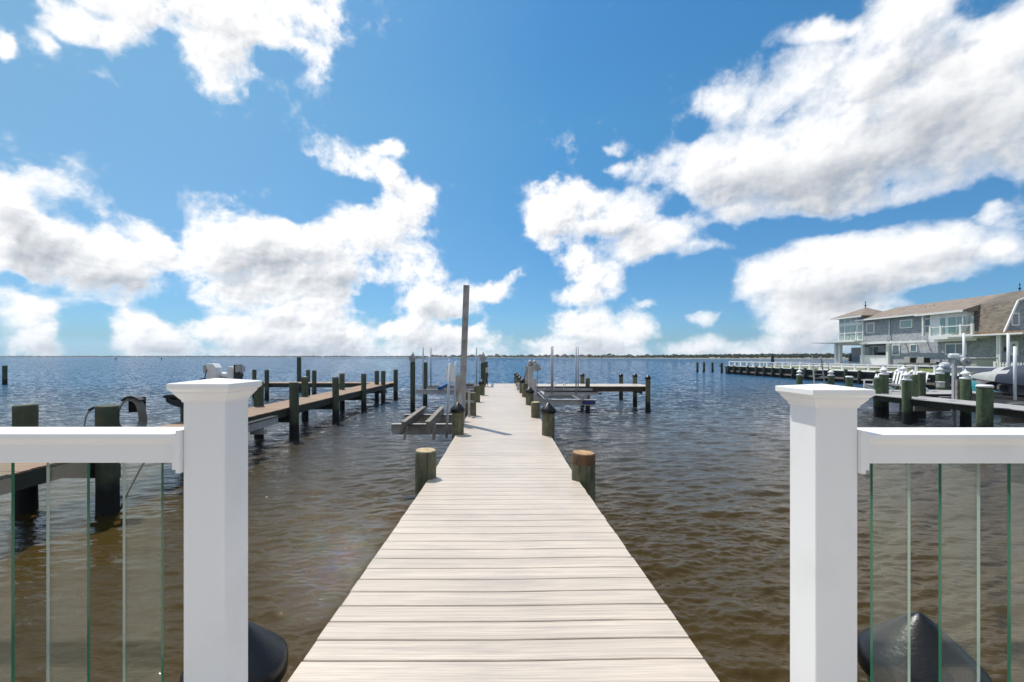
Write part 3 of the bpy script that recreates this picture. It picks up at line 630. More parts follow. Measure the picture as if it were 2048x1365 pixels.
# lift on the brown dock: white motor housings, power boxes, bunk beam
ll = thing('boat_lift', (-6.3, 10.6, 0), 'boat lift on the brown dock with white motor housings above the left post cap', 'boat lift')
def housing(px0, px1, pyt, pyb, d, dep=.42):
    x0, x1 = (px0-CX)*d/FPX, (px1-CX)*d/FPX; z1, z0 = Z_(pyt, d), Z_(pyb, d); w = x1-x0
    return bevel(MB().prism([(x0, d, z0), (x1-w*0, d, z0), (x1, d, z1-.09), (x1-w*.32, d, z1), (x0, d, z1)], (0, dep, 0)).build('motor_housing', 'white', ll), .008)
housing(413, 431, 728, 768, 10.3, .25); housing(454.5, 467, 733.5, 768, 10.3, .12)
def bxp(name, px0, px1, py0, py1, d, dep, m, parent): 
    return MB().box((px0-CX)*d/FPX, (px1-CX)*d/FPX, d, d+dep, Z_(py1, d), Z_(py0, d)).build(name, m, parent)
bxp('power_box', 406, 412.5, 731, 746, 10.32, .16, 'greybox', ll); bxp('power_box', 470.5, 477.5, 732, 745, 10.2, .18, 'greybox', ll); bxp('power_box', 478.3, 483.5, 733, 744, 10.3, .14, 'pvcgrey', ll)
bxp('frame_plate', 467.3, 470.3, 730, 765, 10.2, .3, 'black', ll)
MB().cyl(P(440, 750, 10.5), P(458, 752, 10.5), .07, n=12).build('drive_shaft', 'pvc', ll)
for pts in ([P(414.5, 739, 10.25), P(411, 748, 10.25), P(410, 756, 10.25), P(411, 764, 10.25)], [P(410, 757, 10.25), P(402, 758, 10.25), P(397, 763, 10.25)],
            [P(473, 745, 10.15), P(476, 752, 10.15), P(483, 755, 10.15), P(481, 762, 10.15)], [P(478, 744, 10.2), P(487, 750, 10.2), P(483, 757, 10.2), P(486, 760, 10.2)]):
    MB().tube(pts, .012, 6).build('cable', 'black', ll)
 
for px in (425, 470): x = (px-CX)*10.45/FPX; MB().box(x-.09, x+.09, 10.36, 10.54, -.5, 1.859).build('column', 'alu', ll)
MB().box(P(410, 0, 10.4).x, P(486, 0, 10.4).x, 10.28, 10.6, 1.86, 1.90).build('base_plate', 'black', ll)
MB().box(-6.20, -6.05, 8.6, 12.1, .72, .90).build('bunk_beam', 'alu', ll); MB().box(-6.22, -6.03, 8.6, 12.1, .902, .93).build('bunk_carpet', 'carpet', ll)
MB().box(-6.3, -5.9, 8.9, 9.05, .55, .7).build('cradle_arm', 'alu', ll); MB().box(-6.3, -5.95, 11.2, 11.35, .58, .7).build('cradle_arm', 'alu', ll)
# ================================================================ BOAT LIFTS ON OUR DOCK
def X_(px, d): return (px-CX)*d/FPX
# --- near left: elevator lift on a tall mast
l1 = thing('boat_lift', (-.95, 9.6, 0), 'aluminium lift left of the dock, with a very tall mast and two tilted boards', 'boat lift')
m0 = P(917, 862, 8.75); m1 = P(931, 571.5, 8.75)
mb = MB(); mb.bar((m0.x, 9.0, .15), (m1.x, 9.0, m1.z+.04), .115, .10, up=(0, 1, 0)); mb.build('mast', 'alu_dull', l1)
MB().prism([P(911, 752, 8.85), P(918.5, 750, 8.85), P(922, 764, 8.85), P(929.5, 773, 8.85), P(929.5, 838, 8.85), P(911.5, 862, 8.85)], (0, .03, 0)).build('side_plate', 'alu_dull', l1)
c = P(920, 803, 8.83); MB().add([(c.x+.037*math.cos(t*math.pi/12), 8.835, c.z+.17*math.sin(t*math.pi/12)) for t in range(24)]+[(c.x+.037*math.cos(t*math.pi/12), 8.848, c.z+.17*math.sin(t*math.pi/12)) for t in range(24)], [tuple(range(24))]+[(i, i+24, (i+1) % 24+24, (i+1) % 24) for i in range(24)]).build('slot', 'pvcgrey', l1)
for (y, x0, z0) in ((8.55, X_(784, 8.6), 1.06), (9.95, X_(809, 9.98), 1.06)):
    mb = MB(); mb.box(x0, -.86, y, y+.015, z0, z0+.17).box(x0, -.86, y-.05, y+.065, z0+.17, z0+.182).box(x0, -.86, y-.05, y+.065, z0-.012, z0)
    mb.build('cradle_arm', 'alu_dull', l1)
for x, ti in ((-1.80, .06), (-1.33, -.03)):
    xo = X_(846 if x < -1.5 else 886, 10.44)
    p0, p1 = Vector((x, 8.0, 1.24)), Vector((xo, 10.44, 1.24))
    mb = MB(); up = (ti*4, 0, 1); mb.bar(p0, p1, .05, .22, up=up); o = mb.build('bunk', 'board', l1)
    MB().bar(p0+Vector((ti*.4-.035*0, 0, .112)), p1+Vector((ti*.4, 0, .112)), .09, .022).build('bunk_pad', 'board', o)
    MB().bar((x-.03 if x < -1.5 else x+.05, 8.3, .98), (x+.03 if x < -1.5 else x+.06, 8.32, 1.24), .05, .05).build('bunk_bracket', 'alu_dull', l1); MB().bar((x-.02, 9.98, 1.10), (x-.02, 9.99, 1.25), .05, .05).build('bunk_bracket', 'alu_dull', l1)
MB().cyl((X_(893.5, 8.45), 8.4, 1.0), (X_(900.5, 8.45), 8.4, 2.40), .023).build('guide_post', 'pvcgrey', l1)
MB().cyl((-1.06, 9.8, 1.05), (-1.035, 9.8, 2.42), .020).build('guide_post', 'pvcgrey', l1)
MB().prism([P(892, 737, 9.7), P(898, 731, 9.7), P(910.5, 730.5, 9.7), P(910.5, 763, 9.7), P(892, 763, 9.7)], (0, .02, 0)).build('sign_board', 'white', l1)
for x, y in ((-.83, 10.15), (-.70, 10.2)):
    pass
MB().bar((-.765, 10.15, .4), (-.765, 10.15, 1.80), .05, .04).build('strut', 'alu', l1)
for z, w in ((1.86, .26), (1.83, .22), (1.47, .24), (1.08, .24)): MB().box(-.90, -.90+w, 10.18, 10.24, z, z+.055).build('bracket', 'galv', l1)

# --- far left: four-piling lift with gear wheels and overhead shafts
l2 = thing('boat_lift', (-2.5, 21.7, 0), 'four-post cable lift left of the dock, with round gear wheels and a blue bunk', 'boat lift')
LPP = [(-4.09, 20.4, .11, .25), (-3.98, 23.0, .115, .30), (-.90, 20.4, .115, .28), (-.88, 22.9, .105, .26)]
for x, y, r, dr in LPP: add_piling(l2, x, y, r, EYE-dr, mats=('pile_dark', 'pile_dark'))
for x in (-4.09, -.90):
    yy = 20.24; zc = EYE-.03
    w = MB().cyl((x, yy, zc-.06), (x, yy+.09, zc-.06), .155, n=20).build('gear_wheel', 'gearbox', l2)
    MB().cyl((x, yy-.05, zc-.06), (x, yy, zc-.06), .05, n=12).build('hub', 'gearbox', w)
    MB().lathe((x, 20.42, EYE-.26), [(.10, 0), (.10, .26), (.075, .32), (.07, .36), (.03, .40), (.02, .47), (.001, .48)], 12).build('motor', 'gearbox', l2)
for x, y0 in ((-3.98, 20.6), (-.88, 20.6)): MB().bar((x, y0, EYE-.07), (x, 23.1, EYE-.07), .09, .07).build('top_beam', 'galv', l2)
for y, z in ((20.4, .93), (22.95, .95)):
    mb = MB(); mb.box(-3.95, -1.0, y-.01, y+.01, z-.09, z+.09).box(-3.95, -1.0, y-.06, y+.06, z+.09, z+.105).box(-3.95, -1.0, y-.06, y+.06, z-.105, z-.09); mb.build('cradle_beam', 'alu', l2)
for x, m in ((-2.76, 'blue'), (-1.95, 'blue')): MB().bar((x, 19.5, 1.14), (x-.03, 23.2, 1.14), .13, .13).build('bunk', m, l2)
for x, y, zt_ in ((-3.64, 20.5, 2.95), (-3.67, 22.9, 2.95), (-1.21, 20.5, 2.92)): 
    MB().cyl((x, y, 1.03), (x, y, zt_), .035, n=10).build('guide_post', 'pvcgrey', l2)
for x, y in ((-3.9, 20.4), (-3.85, 22.95), (-1.05, 20.4)): MB().cyl((x, y, 1.0), (x, y, 2.4), .006, n=5).build('cable', 'cable', l2)
MB().box(-.79, -.66, 20.26, 20.40, EYE-.72, EYE-.50).build('control_box', 'pvcgrey', l2)
MB().tube([(-.72, 20.3, EYE-.72), (-.66, 20.25, EYE-.85), (-.74, 20.2, EYE-1.0), (-.68, 20.2, EYE-1.3)], .018, 6).build('wiring', 'black', l2)

# --- right: elevator lift with motors on twin columns
l3 = thing('boat_lift', (1.6, 14.8, 0), 'aluminium lift right of the dock, with black-topped beams and a blue label plate', 'boat lift')
yN = 14.0
for (pa, pb, top, d, m) in ((1050.8, 1056.5, 733, 16.3, 'alu_dull'), (1057, 1066, 733.5, 14.6, 'alu'), (1066.3, 1073.5, 757, 14.0, 'alu')):
    MB().box(X_(pa, d), X_(pb, d), d, d+.14, -.3, Z_(top, d)).build('column', m, l3)
MB().add([P(1056, 733, 14.58), P(1068, 733, 14.58), P(1064, 738, 14.58), P(1060, 745, 14.58), P(1056.5, 745, 14.58)], [(0, 1, 2, 3, 4)]).build('gusset', 'alu', l3) if False else MB().prism([P(1056, 733, 14.5), P(1069, 733, 14.5), P(1066.5, 744, 14.5), P(1056.5, 744, 14.5)], (0, .05, 0)).build('gusset', 'alu', l3)
for px in (1060.2, 1069.0):
    c = P(px, 726, 14.6); o = MB().lathe((c.x, c.y, c.z-.12), [(.06, 0), (.075, .04), (.075, .14), (.055, .17), (.04, .20), (.001, .215)], 16).build('motor', 'gearbox', l3)
    MB().cyl((c.x, c.y-.10, c.z), (c.x, c.y, c.z), .048, n=12).build('fan_cover', 'galv', o)
c = P(1072.5, 735.5, 14.5); o = MB().cyl((c.x, 14.35, c.z), (c.x, 14.55, c.z), .125, n=18).build('gear_wheel', 'gearbox', l3)
MB().cyl((c.x, 14.30, c.z), (c.x, 14.35, c.z), .04, n=10).build('hub', 'galv', o); MB().cyl((c.x+.09, 14.45, c.z-.06), (c.x+.14, 14.42, c.z), .045, n=8).build('knob', 'gearbox', o)
MB().cyl((c.x+.02, 14.3, 1.5), (c.x+.02, 14.3, c.z-.1), .008, n=5).build('cable', 'cable', l3)
MB().tube([P(1054, 740, 14.3), P(1049.5, 752, 14.3), P(1049, 768, 14.3), P(1051, 785, 14.3)], .012, 6).build('wiring', 'black', l3)
for y, z, x1, nm in ((14.0, 1.10, 2.895, 0), (16.3, 1.10, 3.05, 1)):
    mb = MB(); mb.prism([(1.0, y-.01, z+.16), (1.0, y-.01, z-.08), (x1, y-.01, z-.08), (x1, y-.01, z+.07), (1.5, y-.01, z+.07)], (0, .02, 0)); mb.box(1.5, x1, y-.07, y+.07, z+.07, z+.083); mb.box(1.0, x1, y-.07, y+.07, z-.093, z-.08)
    o = mb.build('cradle_arm', 'alu', l3)
    if nm == 0:
        pa, pb = X_(1166, 13.93), X_(1190, 13.93)
        lb = MB().box(pa, pb, 13.915, 13.988, z-.055, z+.045).build('label_plate', 'label', o)
        mk = MB(); xx = pa+.04; r4 = random.Random(3)     # the lettering is too small to read in the photograph: stroke clusters
        while xx < pb-.07:
            w_ = r4.uniform(.022, .034); mk.box(xx, xx+.008, 13.911, 13.915, z-.035, z+.025)
            if r4.random() < .6: mk.box(xx+.008, xx+w_, 13.911, 13.915, z+.015, z+.025)
            if r4.random() < .6: mk.box(xx+.008, xx+w_, 13.911, 13.915, z-.035, z-.025)
            mk.box(xx+w_-.004, xx+w_+.003, 13.911, 13.915, z-.03, z+.02); xx += w_+.014
        mk.build('label_lettering', 'labelmark', lb)
for x in (1.35, 2.42):      # short cross members between arms and bunks
    mb = MB(); 
    mb.box(x-.012, x+.012, 13.75, 16.5, 1.195, 1.31).box(x-.07, x+.07, 13.75, 16.5, 1.31, 1.322).box(x-.07, x+.07, 13.75, 16.5, 1.183, 1.195); mb.build('cross_member', 'alu', l3)
for y, xa, xb in ((13.85, 1.27, 2.93), (15.7, 1.2, 3.1)):
    o = MB().prism([(xa, y-.03, 1.33), (xb, y-.03, 1.33), (xb+.02, y-.03, 1.42), (xb-.15, y-.03, 1.445), (xa, y-.03, 1.445)], (0, .06, 0)).build('bunk_beam', 'alu', l3)
    MB().prism([(xa-.06, y-.06, 1.447), (xb+.0, y-.06, 1.425), (xb-.15, y-.06, 1.475), (xa-.06, y-.06, 1.475)], (0, .12, 0)).build('carpet_strip', 'carpet', o)
    MB().box(xb+.02, xb+.10, y-.02, y+.02, 1.35, 1.40).build('end_stop', 'black', o)
for px, d in ((1102.6, 13.85), (1105.2, 15.6), (1151.6, 13.85), (1155.8, 15.6)): 
    MB().cyl((X_(px, d), d-.05, 1.40), (X_(px, d), d-.05, Z_(693.5 if d < 15 else 693, d)), .024 if px < 1110 else .020, n=10).build('guide_post', 'pvcgrey', l3)
for px in (1108, 1127):
    p = P(px, 779, 14.6); MB().tube([p, p+Vector((0, 0, .14)), p+Vector((.02, 0, .22)), p+Vector((.05, 0, .22)), p+Vector((.06, 0, .13))], .014, 6).build('keel_guard', 'pvc', l3)

# ================================================================ RIGHT NEIGHBOUR: BULKHEAD, LAWN
XB = 33.0
ZT = 1.17
nb = thing('bulkhead', (XB, 45, 0), 'dark timber bulkhead with a white cap edging the lawn by the shingled house', 'bulkhead')
YE = 66.3
mb = MB(); r5 = random.Random(8); y = 20.0
while y < YE:
    w_ = .28; mb.box(XB+.12+r5.uniform(0, .04), XB+.3, y, y+w_-.03, -1, ZT-.03); y += w_
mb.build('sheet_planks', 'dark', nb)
MB().box(XB-.02, XB+.10, 20, YE, ZT-.30, ZT-.05).build('upper_waler', 'beam_dark', nb); MB().box(XB-.02, XB+.10, 20, YE, .32, .50).build('lower_waler', 'board', nb)
MB().box(XB-.12, XB+.45, 20, YE+.2, ZT-.05, ZT).build('cap', 'white', nb)
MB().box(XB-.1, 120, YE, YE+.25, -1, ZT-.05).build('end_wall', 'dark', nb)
y = 65.6; r6 = random.Random(4)
while y > 21:
    add_piling(nb, XB-.16, y, .15, ZT+r6.uniform(-.02, .14), mats=('pile_dark', 'pile_dark'), n=10); y -= 1.9+r6.uniform(-.3, .3)
rl = thing('guard_rail', (XB+.2, 45, ZT), 'low white post and rail fence along the top of the timber bulkhead', 'fence')
y = 66.0
while y > 21: MB().box(XB+.14, XB+.27, y-.065, y+.065, ZT, ZT+.67).build('post', 'vinyl', rl); y -= 1.57
MB().box(XB+.165, XB+.245, 21, 66, ZT+.57, ZT+.65).build('top_rail', 'vinyl', rl)
MB().box(XB+.17, XB+.24, 21, 47, ZT+.02, ZT+.08).build('bottom_rail', 'vinyl', rl)
for i, (y) in enumerate((66.06,)): MB().box(XB+.2, XB+22, 66.0, 66.08, ZT+.57, ZT+.65).build('end_rail', 'vinyl', rl)
x = XB+1.6
for k in range(12): MB().box(x, x+.11, 65.98, 66.1, ZT, ZT+.67).build('post', 'vinyl', rl); x += 1.8
lw = MB().box(XB+.3, 130, 5, YE, .9, 1.14).build('lawn', 'lawn'); tag(lw, kind='structure')
pv = MB().box(38.6, 44.5, 48, 65, 1.14, 1.32).build('path', 'conc'); tag(pv, kind='structure')

# ================================================================ THE HOUSE
XH = 50.0
hs = thing('shingled_house', (XH, 52, 1.1), 'two-storey grey shingled house with brown roofs, a corner tower and white balconies', 'house')
def zz(py, px, X=XH): return EYE-(py-CY)*X/(px-CX)
def yy_(px, X=XH): return X*FPX/(px-CX)
Y0, YM, YP, YT = 40.0, yy_(1777.5), yy_(1727), yy_(1678)     # right end, porch edge, tower corner, far end
zb = 4.25
# walls
MB().box(XH, XH+9, Y0, YM, 1.1, 4.6).build('lower_wall', 'shingle', hs)
MB().box(XH+2.6, XH+9, YM+.002, YT-1.5, 1.1, 4.6).build('porch_wall', 'shingle', hs)
MB().box(XH+.002, XH+8.9, 47.7, YP, 4.602, 7.6).build('upper_wall', 'shingle', hs)
# floor band and shallow pent beam
MB().box(XH-.445, XH+2.6, YM+.001, YP, zb+.01, zb+.13).build('pent_roof', 'white', hs)
MB().box(XH-.60, XH-.45, 47.0, YP, zb-.06, zb+.20).build('pent_beam', 'white', hs)
for y in (50.1, 51.6, 53.1, 54.6, 56.0, 57.4): MB().box(XH-.5, XH-.002, y, y+.1, zb+.205, zb+.3).build('rafter_tail', 'white', hs)
# porch: flat roof, columns, floor, low wall
MB().box(XH-1.3, XH+6, YP+.003, YT+4.2, 4.56, 4.76).build('porch_roof', 'white', hs)
MB().box(XH-.2, XH+5, YM, YT+.6, 4.20, 4.558).build('porch_beam', 'soffit', hs)
for px, w in ((1674.5, .42), (1682, .38), (1727, .28), (1778.5, .36)):
    y = yy_(px); MB().box(XH-w/2-.1, XH+w/2-.1, y-w/2, y+w/2, 1.15, 4.19).build('porch_column', 'white', hs)
MB().box(XH-1.2, XH+6, YM, YT+1.5, 1.14, 1.42).build('porch_floor', 'conc', hs)
MB().box(XH-.05, XH+.07, YM+.3, yy_(1720.5), 1.42, zz(711, 1740)).box(XH-.09, XH-.05, YM+.3, yy_(1720.5), zz(711, 1740)-.08, zz(711, 1740)).build('porch_screen', 'white', hs)
MB().box(XH+2.55, XH+2.6, YM+1.4, YT-2.5, 1.5, 4.0).build('door_frame', 'white', hs)
for k in range(4):
    y0 = YM+1.55+k*2.05; MB().box(XH+2.52, XH+2.548, y0, y0+1.85, 1.6, 3.85).build('glass_door', 'doorglass' if k % 2 == 0 else 'glasswin', hs)
# tower
ztl, zte = 4.76, 8.2
tw = MB().box(XH, XH+4.4, YP+.01, YT, ztl, zte).build('tower_wall', 'white', hs)
for k, (a, b) in enumerate(((1680.5, 1687.5), (1690.5, 1700), (1702, 1712), (1716.5, 1723.5))):
    ya, yb = yy_(b), yy_(a); w = MB().box(XH-.05, XH-.002, ya, yb, 4.95, zz(652.5, 1700)).build('tower_window', 'doorglass', hs)
for a, b in ((1679.5, 1687.5), (1691, 1699), (1703, 1711), (1714.5, 1722)):
    MB().box(XH-.05, XH-.002, yy_(b), yy_(a), zz(646, 1700), zz(639.5, 1700)).build('clerestory_window', 'doorglass', hs)
MB().box(XH+.3, XH+4.2, YP-.02, YP+.008, 5.2, 7.2).build('tower_side', 'shingle', hs)
def hip(name, x0, x1, y0, y1, z0, zr, ry0, ry1, rx, m='roof', th=.16):
    v = [(x0, y0, z0), (x1, y0, z0), (x1, y1, z0), (x0, y1, z0), (rx, ry0, zr), (rx, ry1, zr)]
    mb = MB(); mb.add([(a, b, c-th) for a, b, c in v[:4]]+v, [(0, 3, 2, 1), (0, 1, 5, 4), (1, 2, 6, 5), (2, 3, 7, 6), (3, 0, 4, 7), (4, 5, 8), (5, 6, 9, 8), (6, 7, 9), (7, 4, 8, 9)])
    return mb.build(name, m, hs)
t_ = hip('tower_roof', XH-.75, XH+5.1, YP-.55, YT+.75, zte, 9.55, 64.8, 64.81, XH+2.2)
MB().box(XH-.78, XH-.74, YP-.55, YT+.75, zte-.22, zte-.02).build('tower_gutter', 'white', hs)
def finial(x, y, z, par, s=1.0):
    MB().lathe((x, y, z-.1), [(.16*s, 0), (.05*s, .16*s), (.04*s, .3*s), (.14*s, .38*s), (.14*s, .44*s), (.04*s, .52*s), (.03*s, .8*s), (.09*s, .86*s), (.02*s, .95*s), (.001, 1.2*s)], 10).build('finial', 'black', par)
finial(XH+2.2, 64.8, 9.55, t_)
# tower balcony rail
mb = MB(); 
for px in (1678.5, 1689.5, 1712, 1725.8): y = yy_(px, XH-.8); mb.box(XH-.86, XH-.74, y-.06, y+.06, 4.77, zz(664.5, 1700))
mb.box(XH-.84, XH-.76, yy_(1725.8, XH-.8), yy_(1678.5, XH-.8), zz(668, 1700), zz(666.6, 1700)); mb.build('tower_balcony_rail', 'white', hs)
MB().box(XH-.82, XH-.78, yy_(1725.8, XH-.8), yy_(1678.5, XH-.8), 4.8, zz(672, 1700)).build('balcony_glass', 'glass', hs)
# main roof: hipped at the far end, eave lower over the wall
ze, zr_, xr_ = 7.65, 9.30, XH+4.2
yk = 48.0
mb = MB(); th = .18
e0, e1 = (XH-.55, yk, ze), (XH-.55, YP+.8, ze); r0, r1 = (xr_, 38.0, zr_+.1), (xr_, 61.9, zr_); b0, b1 = (XH+9.5, 38.0, ze), (XH+9.5, YP+.8, ze)
kn = (XH+.25, yk, 8.0); kn0 = (XH+.25, 43.9, 8.0)
vs = [e0, e1, r1, (xr_, yk, zr_+.06), b1, (XH+9.5, yk, ze)]
mb.add(vs, [(0, 3, 2, 1), (1, 2, 4), (3, 5, 4, 2)]); mb.add([(e0[0], e0[1], ze-th), (e1[0], e1[1], ze-th), e1, e0], [(0, 1, 2, 3)]); mb.add([(e0[0], e0[1], ze-th), (e1[0], e1[1], ze-th), (b1[0], b1[1], ze-th), (XH+9.5, yk, ze-th)], [(0, 3, 2, 1)])
mb.add([e0, (xr_, yk, zr_+.06), (XH+9.5, yk, ze), (XH+9.5, yk, ze-th), (e0[0], yk, ze-th)], [(0, 1, 2, 3, 4)])
mr_ = mb.build('main_roof', 'roof', hs)
MB().box(XH-.62, XH-.555, yk, YP+.8, ze-.2, ze-.01).build('gutter', 'white', hs)
# gambrel end: steep lower slope facing the water, shallow upper slope
mb = MB(); ya, yb2 = 43.9, yk-.002
prof = [(48.85, 4.86), (XH+.25, 8.02), (xr_, zr_+.12), (XH+8.2, 8.02), (XH+9.6, 4.86)]
n = len(prof); vs = [(x, ya, z) for x, z in prof]+[(x, yb2, z) for x, z in prof]
mb.add(vs, [(i, i+1, n+i+1, n+i) for i in range(n-1)]); mb.add(vs[n:], [tuple(range(n))]); 
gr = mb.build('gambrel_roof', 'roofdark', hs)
MB().prism([(x, ya+.25, z-.05) for x, z in prof], (0, .3, 0)).build('gable_wall', 'shingle', hs)
mb = MB()
for (xa, za), (xb_, zb_) in zip(prof[:-1], prof[1:]): mb.bar((xa, ya-.02, za-.04), (xb_, ya-.02, zb_-.04), .12, .16)
mb.build('rake_trim', 'white', hs)
finial(xr_, 47.2, zr_+.1, gr, .9)
for px, py in ((1808, 618), (1851.5, 613.5), (1860, 613), (1868, 607)):
    X = XH+2.3; MB().cyl((X, yy_(px, X), 8.45), (X, yy_(px, X), 8.72), .06, n=8).build('roof_vent', 'black', mr_)
# pent roofs in copper under the gambrel
mb = MB(); mb.prism([(48.0, 41.5, 4.72), (49.0, 41.5, 4.98), (50.0, 41.5, 5.0), (50.0, 41.5, 4.72)], (0, 7.2, 0)); o = mb.build('pent_roof', 'copper', hs)
for k in range(15): MB().bar((48.0, 41.6+k*.5, 4.745), (49.0, 41.6+k*.5, 5.005), .03, .04).build('seam', 'copper', o)
MB().box(47.9, 48.0, 41.5, 48.7, 4.60, 4.76).build('pent_gutter', 'white', hs); MB().box(48.0, 50.0, 41.5, 48.7, 4.60, 4.715).build('pent_soffit', 'soffit', hs)
# bay with balcony
yA, yB = yy_(1951), yy_(1877)
MB().box(XH-1.0, XH+.0, yA, yB, 4.9, 7.4).build('bay_wall', 'white', hs)
hb = MB().prism([(XH-1.6, yA-.3, 7.3), (XH-1.6, yA-.3, 7.45), (XH+1.8, yA-.3, 8.5), (XH+1.8, yA-.3, 7.3)], (0, yB-yA+1.5, 0)).build('bay_roof', 'roof', hs)
MB().box(XH-1.68, XH-1.602, yA-.3, yB+1.2, 7.24, 7.46).build('bay_gutter', 'white', hs)
MB().cyl((XH-1.4, yA-.05, 5.0), (XH-1.4, yA-.05, 7.25), .05, n=8).build('downspout', 'white', hs)
for a, b in ((1881, 1890), (1897.5, 1911), (1914, 1931), (1939.5, 1948)):
    X = XH-1.0; MB().box(X-.05, X-.002, yy_(b, X), yy_(a, X), 5.0, zz(634.5, 1915, X)).build('bay_window', 'doorglass', hs)
MB().box(XH-.9, XH-.7, yy_(1862), yy_(1862)+.2, 4.9, 7.3).build('bay_post', 'white', hs)
X = 48.1; yA2, yB2 = yy_(1945, X), yy_(1857, X)
MB().box(X, XH-.001, yA2, yB2, 4.42, 4.85).build('balcony_floor', 'white', hs)
mb = MB()
for px in (1859, 1880, 1919.5, 1942.5): y = yy_(px, X); mb.box(X+.02, X+.22, y-.1, y+.1, 4.85, 5.92)
mb.box(X+.06, X+.18, yA2, yB2, 5.72, 5.82); mb.build('balcony_rail', 'white', hs)
MB().box(X+.10, X+.14, yA2+.1, yB2-.1, 4.95, 5.7).build('balcony_glass', 'glass', hs)
def window(pa, pb, pt, pbm, X=XH, fr=.13, m='glasswin', split=0):
    y0, y1 = yy_(pb, X), yy_(pa, X); pm = (pa+pb)/2; z1, z0 = zz(pt, pm, X), zz(pbm, pm, X)
    mb = MB(); xo = X-.07
    mb.box(xo, X-.002, y0, y1, z1-fr, z1).box(xo, X-.002, y0, y1, z0, z0+fr).box(xo, X-.002, y0, y0+fr, z0+fr, z1-fr).box(xo, X-.002, y1-fr, y1, z0+fr, z1-fr)
    if split: mb.box(xo, X-.002, (y0+y1)/2-.05, (y0+y1)/2+.05, z0+fr, z1-fr)
    o = mb.build('window', 'white', hs); MB().box(X-.035, X-.003, y0+fr, y1-fr, z0+fr, z1-fr).build('pane', m, o); return o
window(1733.6, 1749.6, 645.7, 666.8); window(1800.4, 1825.3, 639.7, 656.8, m='doorglass'); window(1848, 1863, 636.7, 653.8)
window(1784.5, 1800.5, 689.5, 711.5); window(1820.3, 1835.3, 688.5, 705); window(1891, 1934.5, 686.5, 710, split=1); window(2020.5, 2037.5, 683.5, 711, fr=.22)
X = XH-.3
for (pa, pb, pt, pbm) in ((2022, 2038, 626, 652),):
    y = ya+.24; x0, x1 = X_(pa, y), X_(pb, y); z0, z1 = Z_(pbm, y), Z_(pt, y)
    mb = MB().box(x0, x1, y-.05, y-.002, z1-.12, z1).box(x0, x1, y-.05, y-.002, z0, z0+.12).box(x0, x0+.12, y-.05, y-.002, z0+.12, z1-.12).box(x1-.12, x1, y-.05, y-.002, z0+.12, z1-.12)
    o = mb.build('window', 'white', hs); MB().box(x0+.12, x1-.12, y-.03, y-.003, z0+.12, z1-.12).build('pane', 'glasswin', o)
for px in (1995, 1999.5): MB().box(XH-1.55, XH-1.40, yy_(px, XH-1.5)-.07, yy_(px, XH-1.5)+.07, 1.15, 4.598).build('corner_post', 'white', hs)
MB().cyl((XH-.12, yy_(1780.5), 4.5), (XH-.12, yy_(1780.5), 7.5), .06, n=8).build('downspout', 'white', hs)
MB().lathe((XH-.2, yy_(2011, XH-.2), 3.0), [(.06, 0), (.13, .1), (.13, .35), (.05, .45), (.001, .5)], 8).build('wall_lamp', 'black', hs)
MB().box(XH-.3, XH-.003, Y0+1, YM-.3, 1.1, 1.30).build('foundation', 'conc', hs)

# around the house
def simple(name, label, cat, group=None): return lambda loc: thing(name, loc, label, cat, group)
for k, (pa, pb) in enumerate(((1813, 1827), (1840, 1855))):
    X = 48.9; y1, y0 = yy_(pa, X), yy_(pb, X); z0 = 1.75
    t = thing('air_conditioner', (X, (y0+y1)/2, z0), ('left', 'right')[k]+'-hand beige air conditioner on the timber stand against the house', 'air conditioner', 'air conditioners by the house')
    bevel(MB().box(X-.45, X+.35, y0, y1-.15, z0, z0+.72).build('cabinet', 'greybox', t), .03); MB().box(X-.40, X+.30, y0-.012, y0-.001, z0+.08, z0+.6).build('grille', 'black', t)
st = thing('timber_stand', (48.9, 53, 1.14), 'long low timber stand carrying the two air conditioners', 'stand')
MB().box(48.2, 49.6, yy_(1875, 48.9), yy_(1807, 48.9), 1.60, 1.748).build('platform', 'board', st)
for y in (50.8, 52.4, 54.0): MB().box(48.25, 48.4, y, y+.14, 1.14, 1.60).build('leg', 'board', st)
sp = thing('hot_tub', (46, 43.8, 1.14), 'grey square hot tub with a flat lid beside the shingled house', 'hot tub')
y1, y0 = yy_(1941, 46.5), yy_(1972, 46.5)
bevel(MB().box(45.6, 47.4, y0, y1, 1.35, 2.28).build('tub', 'greybox', sp), .04); bevel(MB().box(45.45, 47.55, y0-.12, y1+.12, 2.285, 2.42).build('lid', 'pvcgrey', sp), .04); MB().box(45.5, 47.5, y0-.1, y1+.1, 1.14, 1.348).build('base', 'board', sp)
gl_ = thing('grill', (51.2, 58.6, 1.42), 'black covered barbecue behind the white porch screen', 'grill')
gz = zz(712, 1762, 51.0); MB().lathe((51.0, yy_(1762, 51.0), gz-.1), [(.45, 0), (.75, .06), (.78, .3), (.6, .48), (.3, .56), (.001, .58)], 14).build('hood', 'black', gl_); MB().box(50.7, 51.3, yy_(1762, 51)-.5, yy_(1762, 51)+.5, 1.42, gz-.1).build('cart', 'black', gl_)
pf = thing('picket_fence', (44, 40, 1.14), 'white picket fence on the lawn in front of the house, behind the covered boat', 'fence')
Xp = 42.5; mb = MB()
yA, yB = yy_(2075, Xp), yy_(1990, Xp); y = yA
while y < yB: mb.box(Xp, Xp+.03, y, y+.09, 1.2, 2.02); y += .22
mb.build('pickets', 'white', pf); MB().box(Xp+.032, Xp+.08, yA, yB, 1.35, 1.43).box(Xp+.032, Xp+.08, yA, yB, 1.78, 1.86).build('rails', 'white', pf)
for y in (yA, (yA+yB)/2, yB): MB().box(Xp-.06, Xp+.03, y-.09, y+.09, 1.14, 2.1).build('post', 'white', pf)
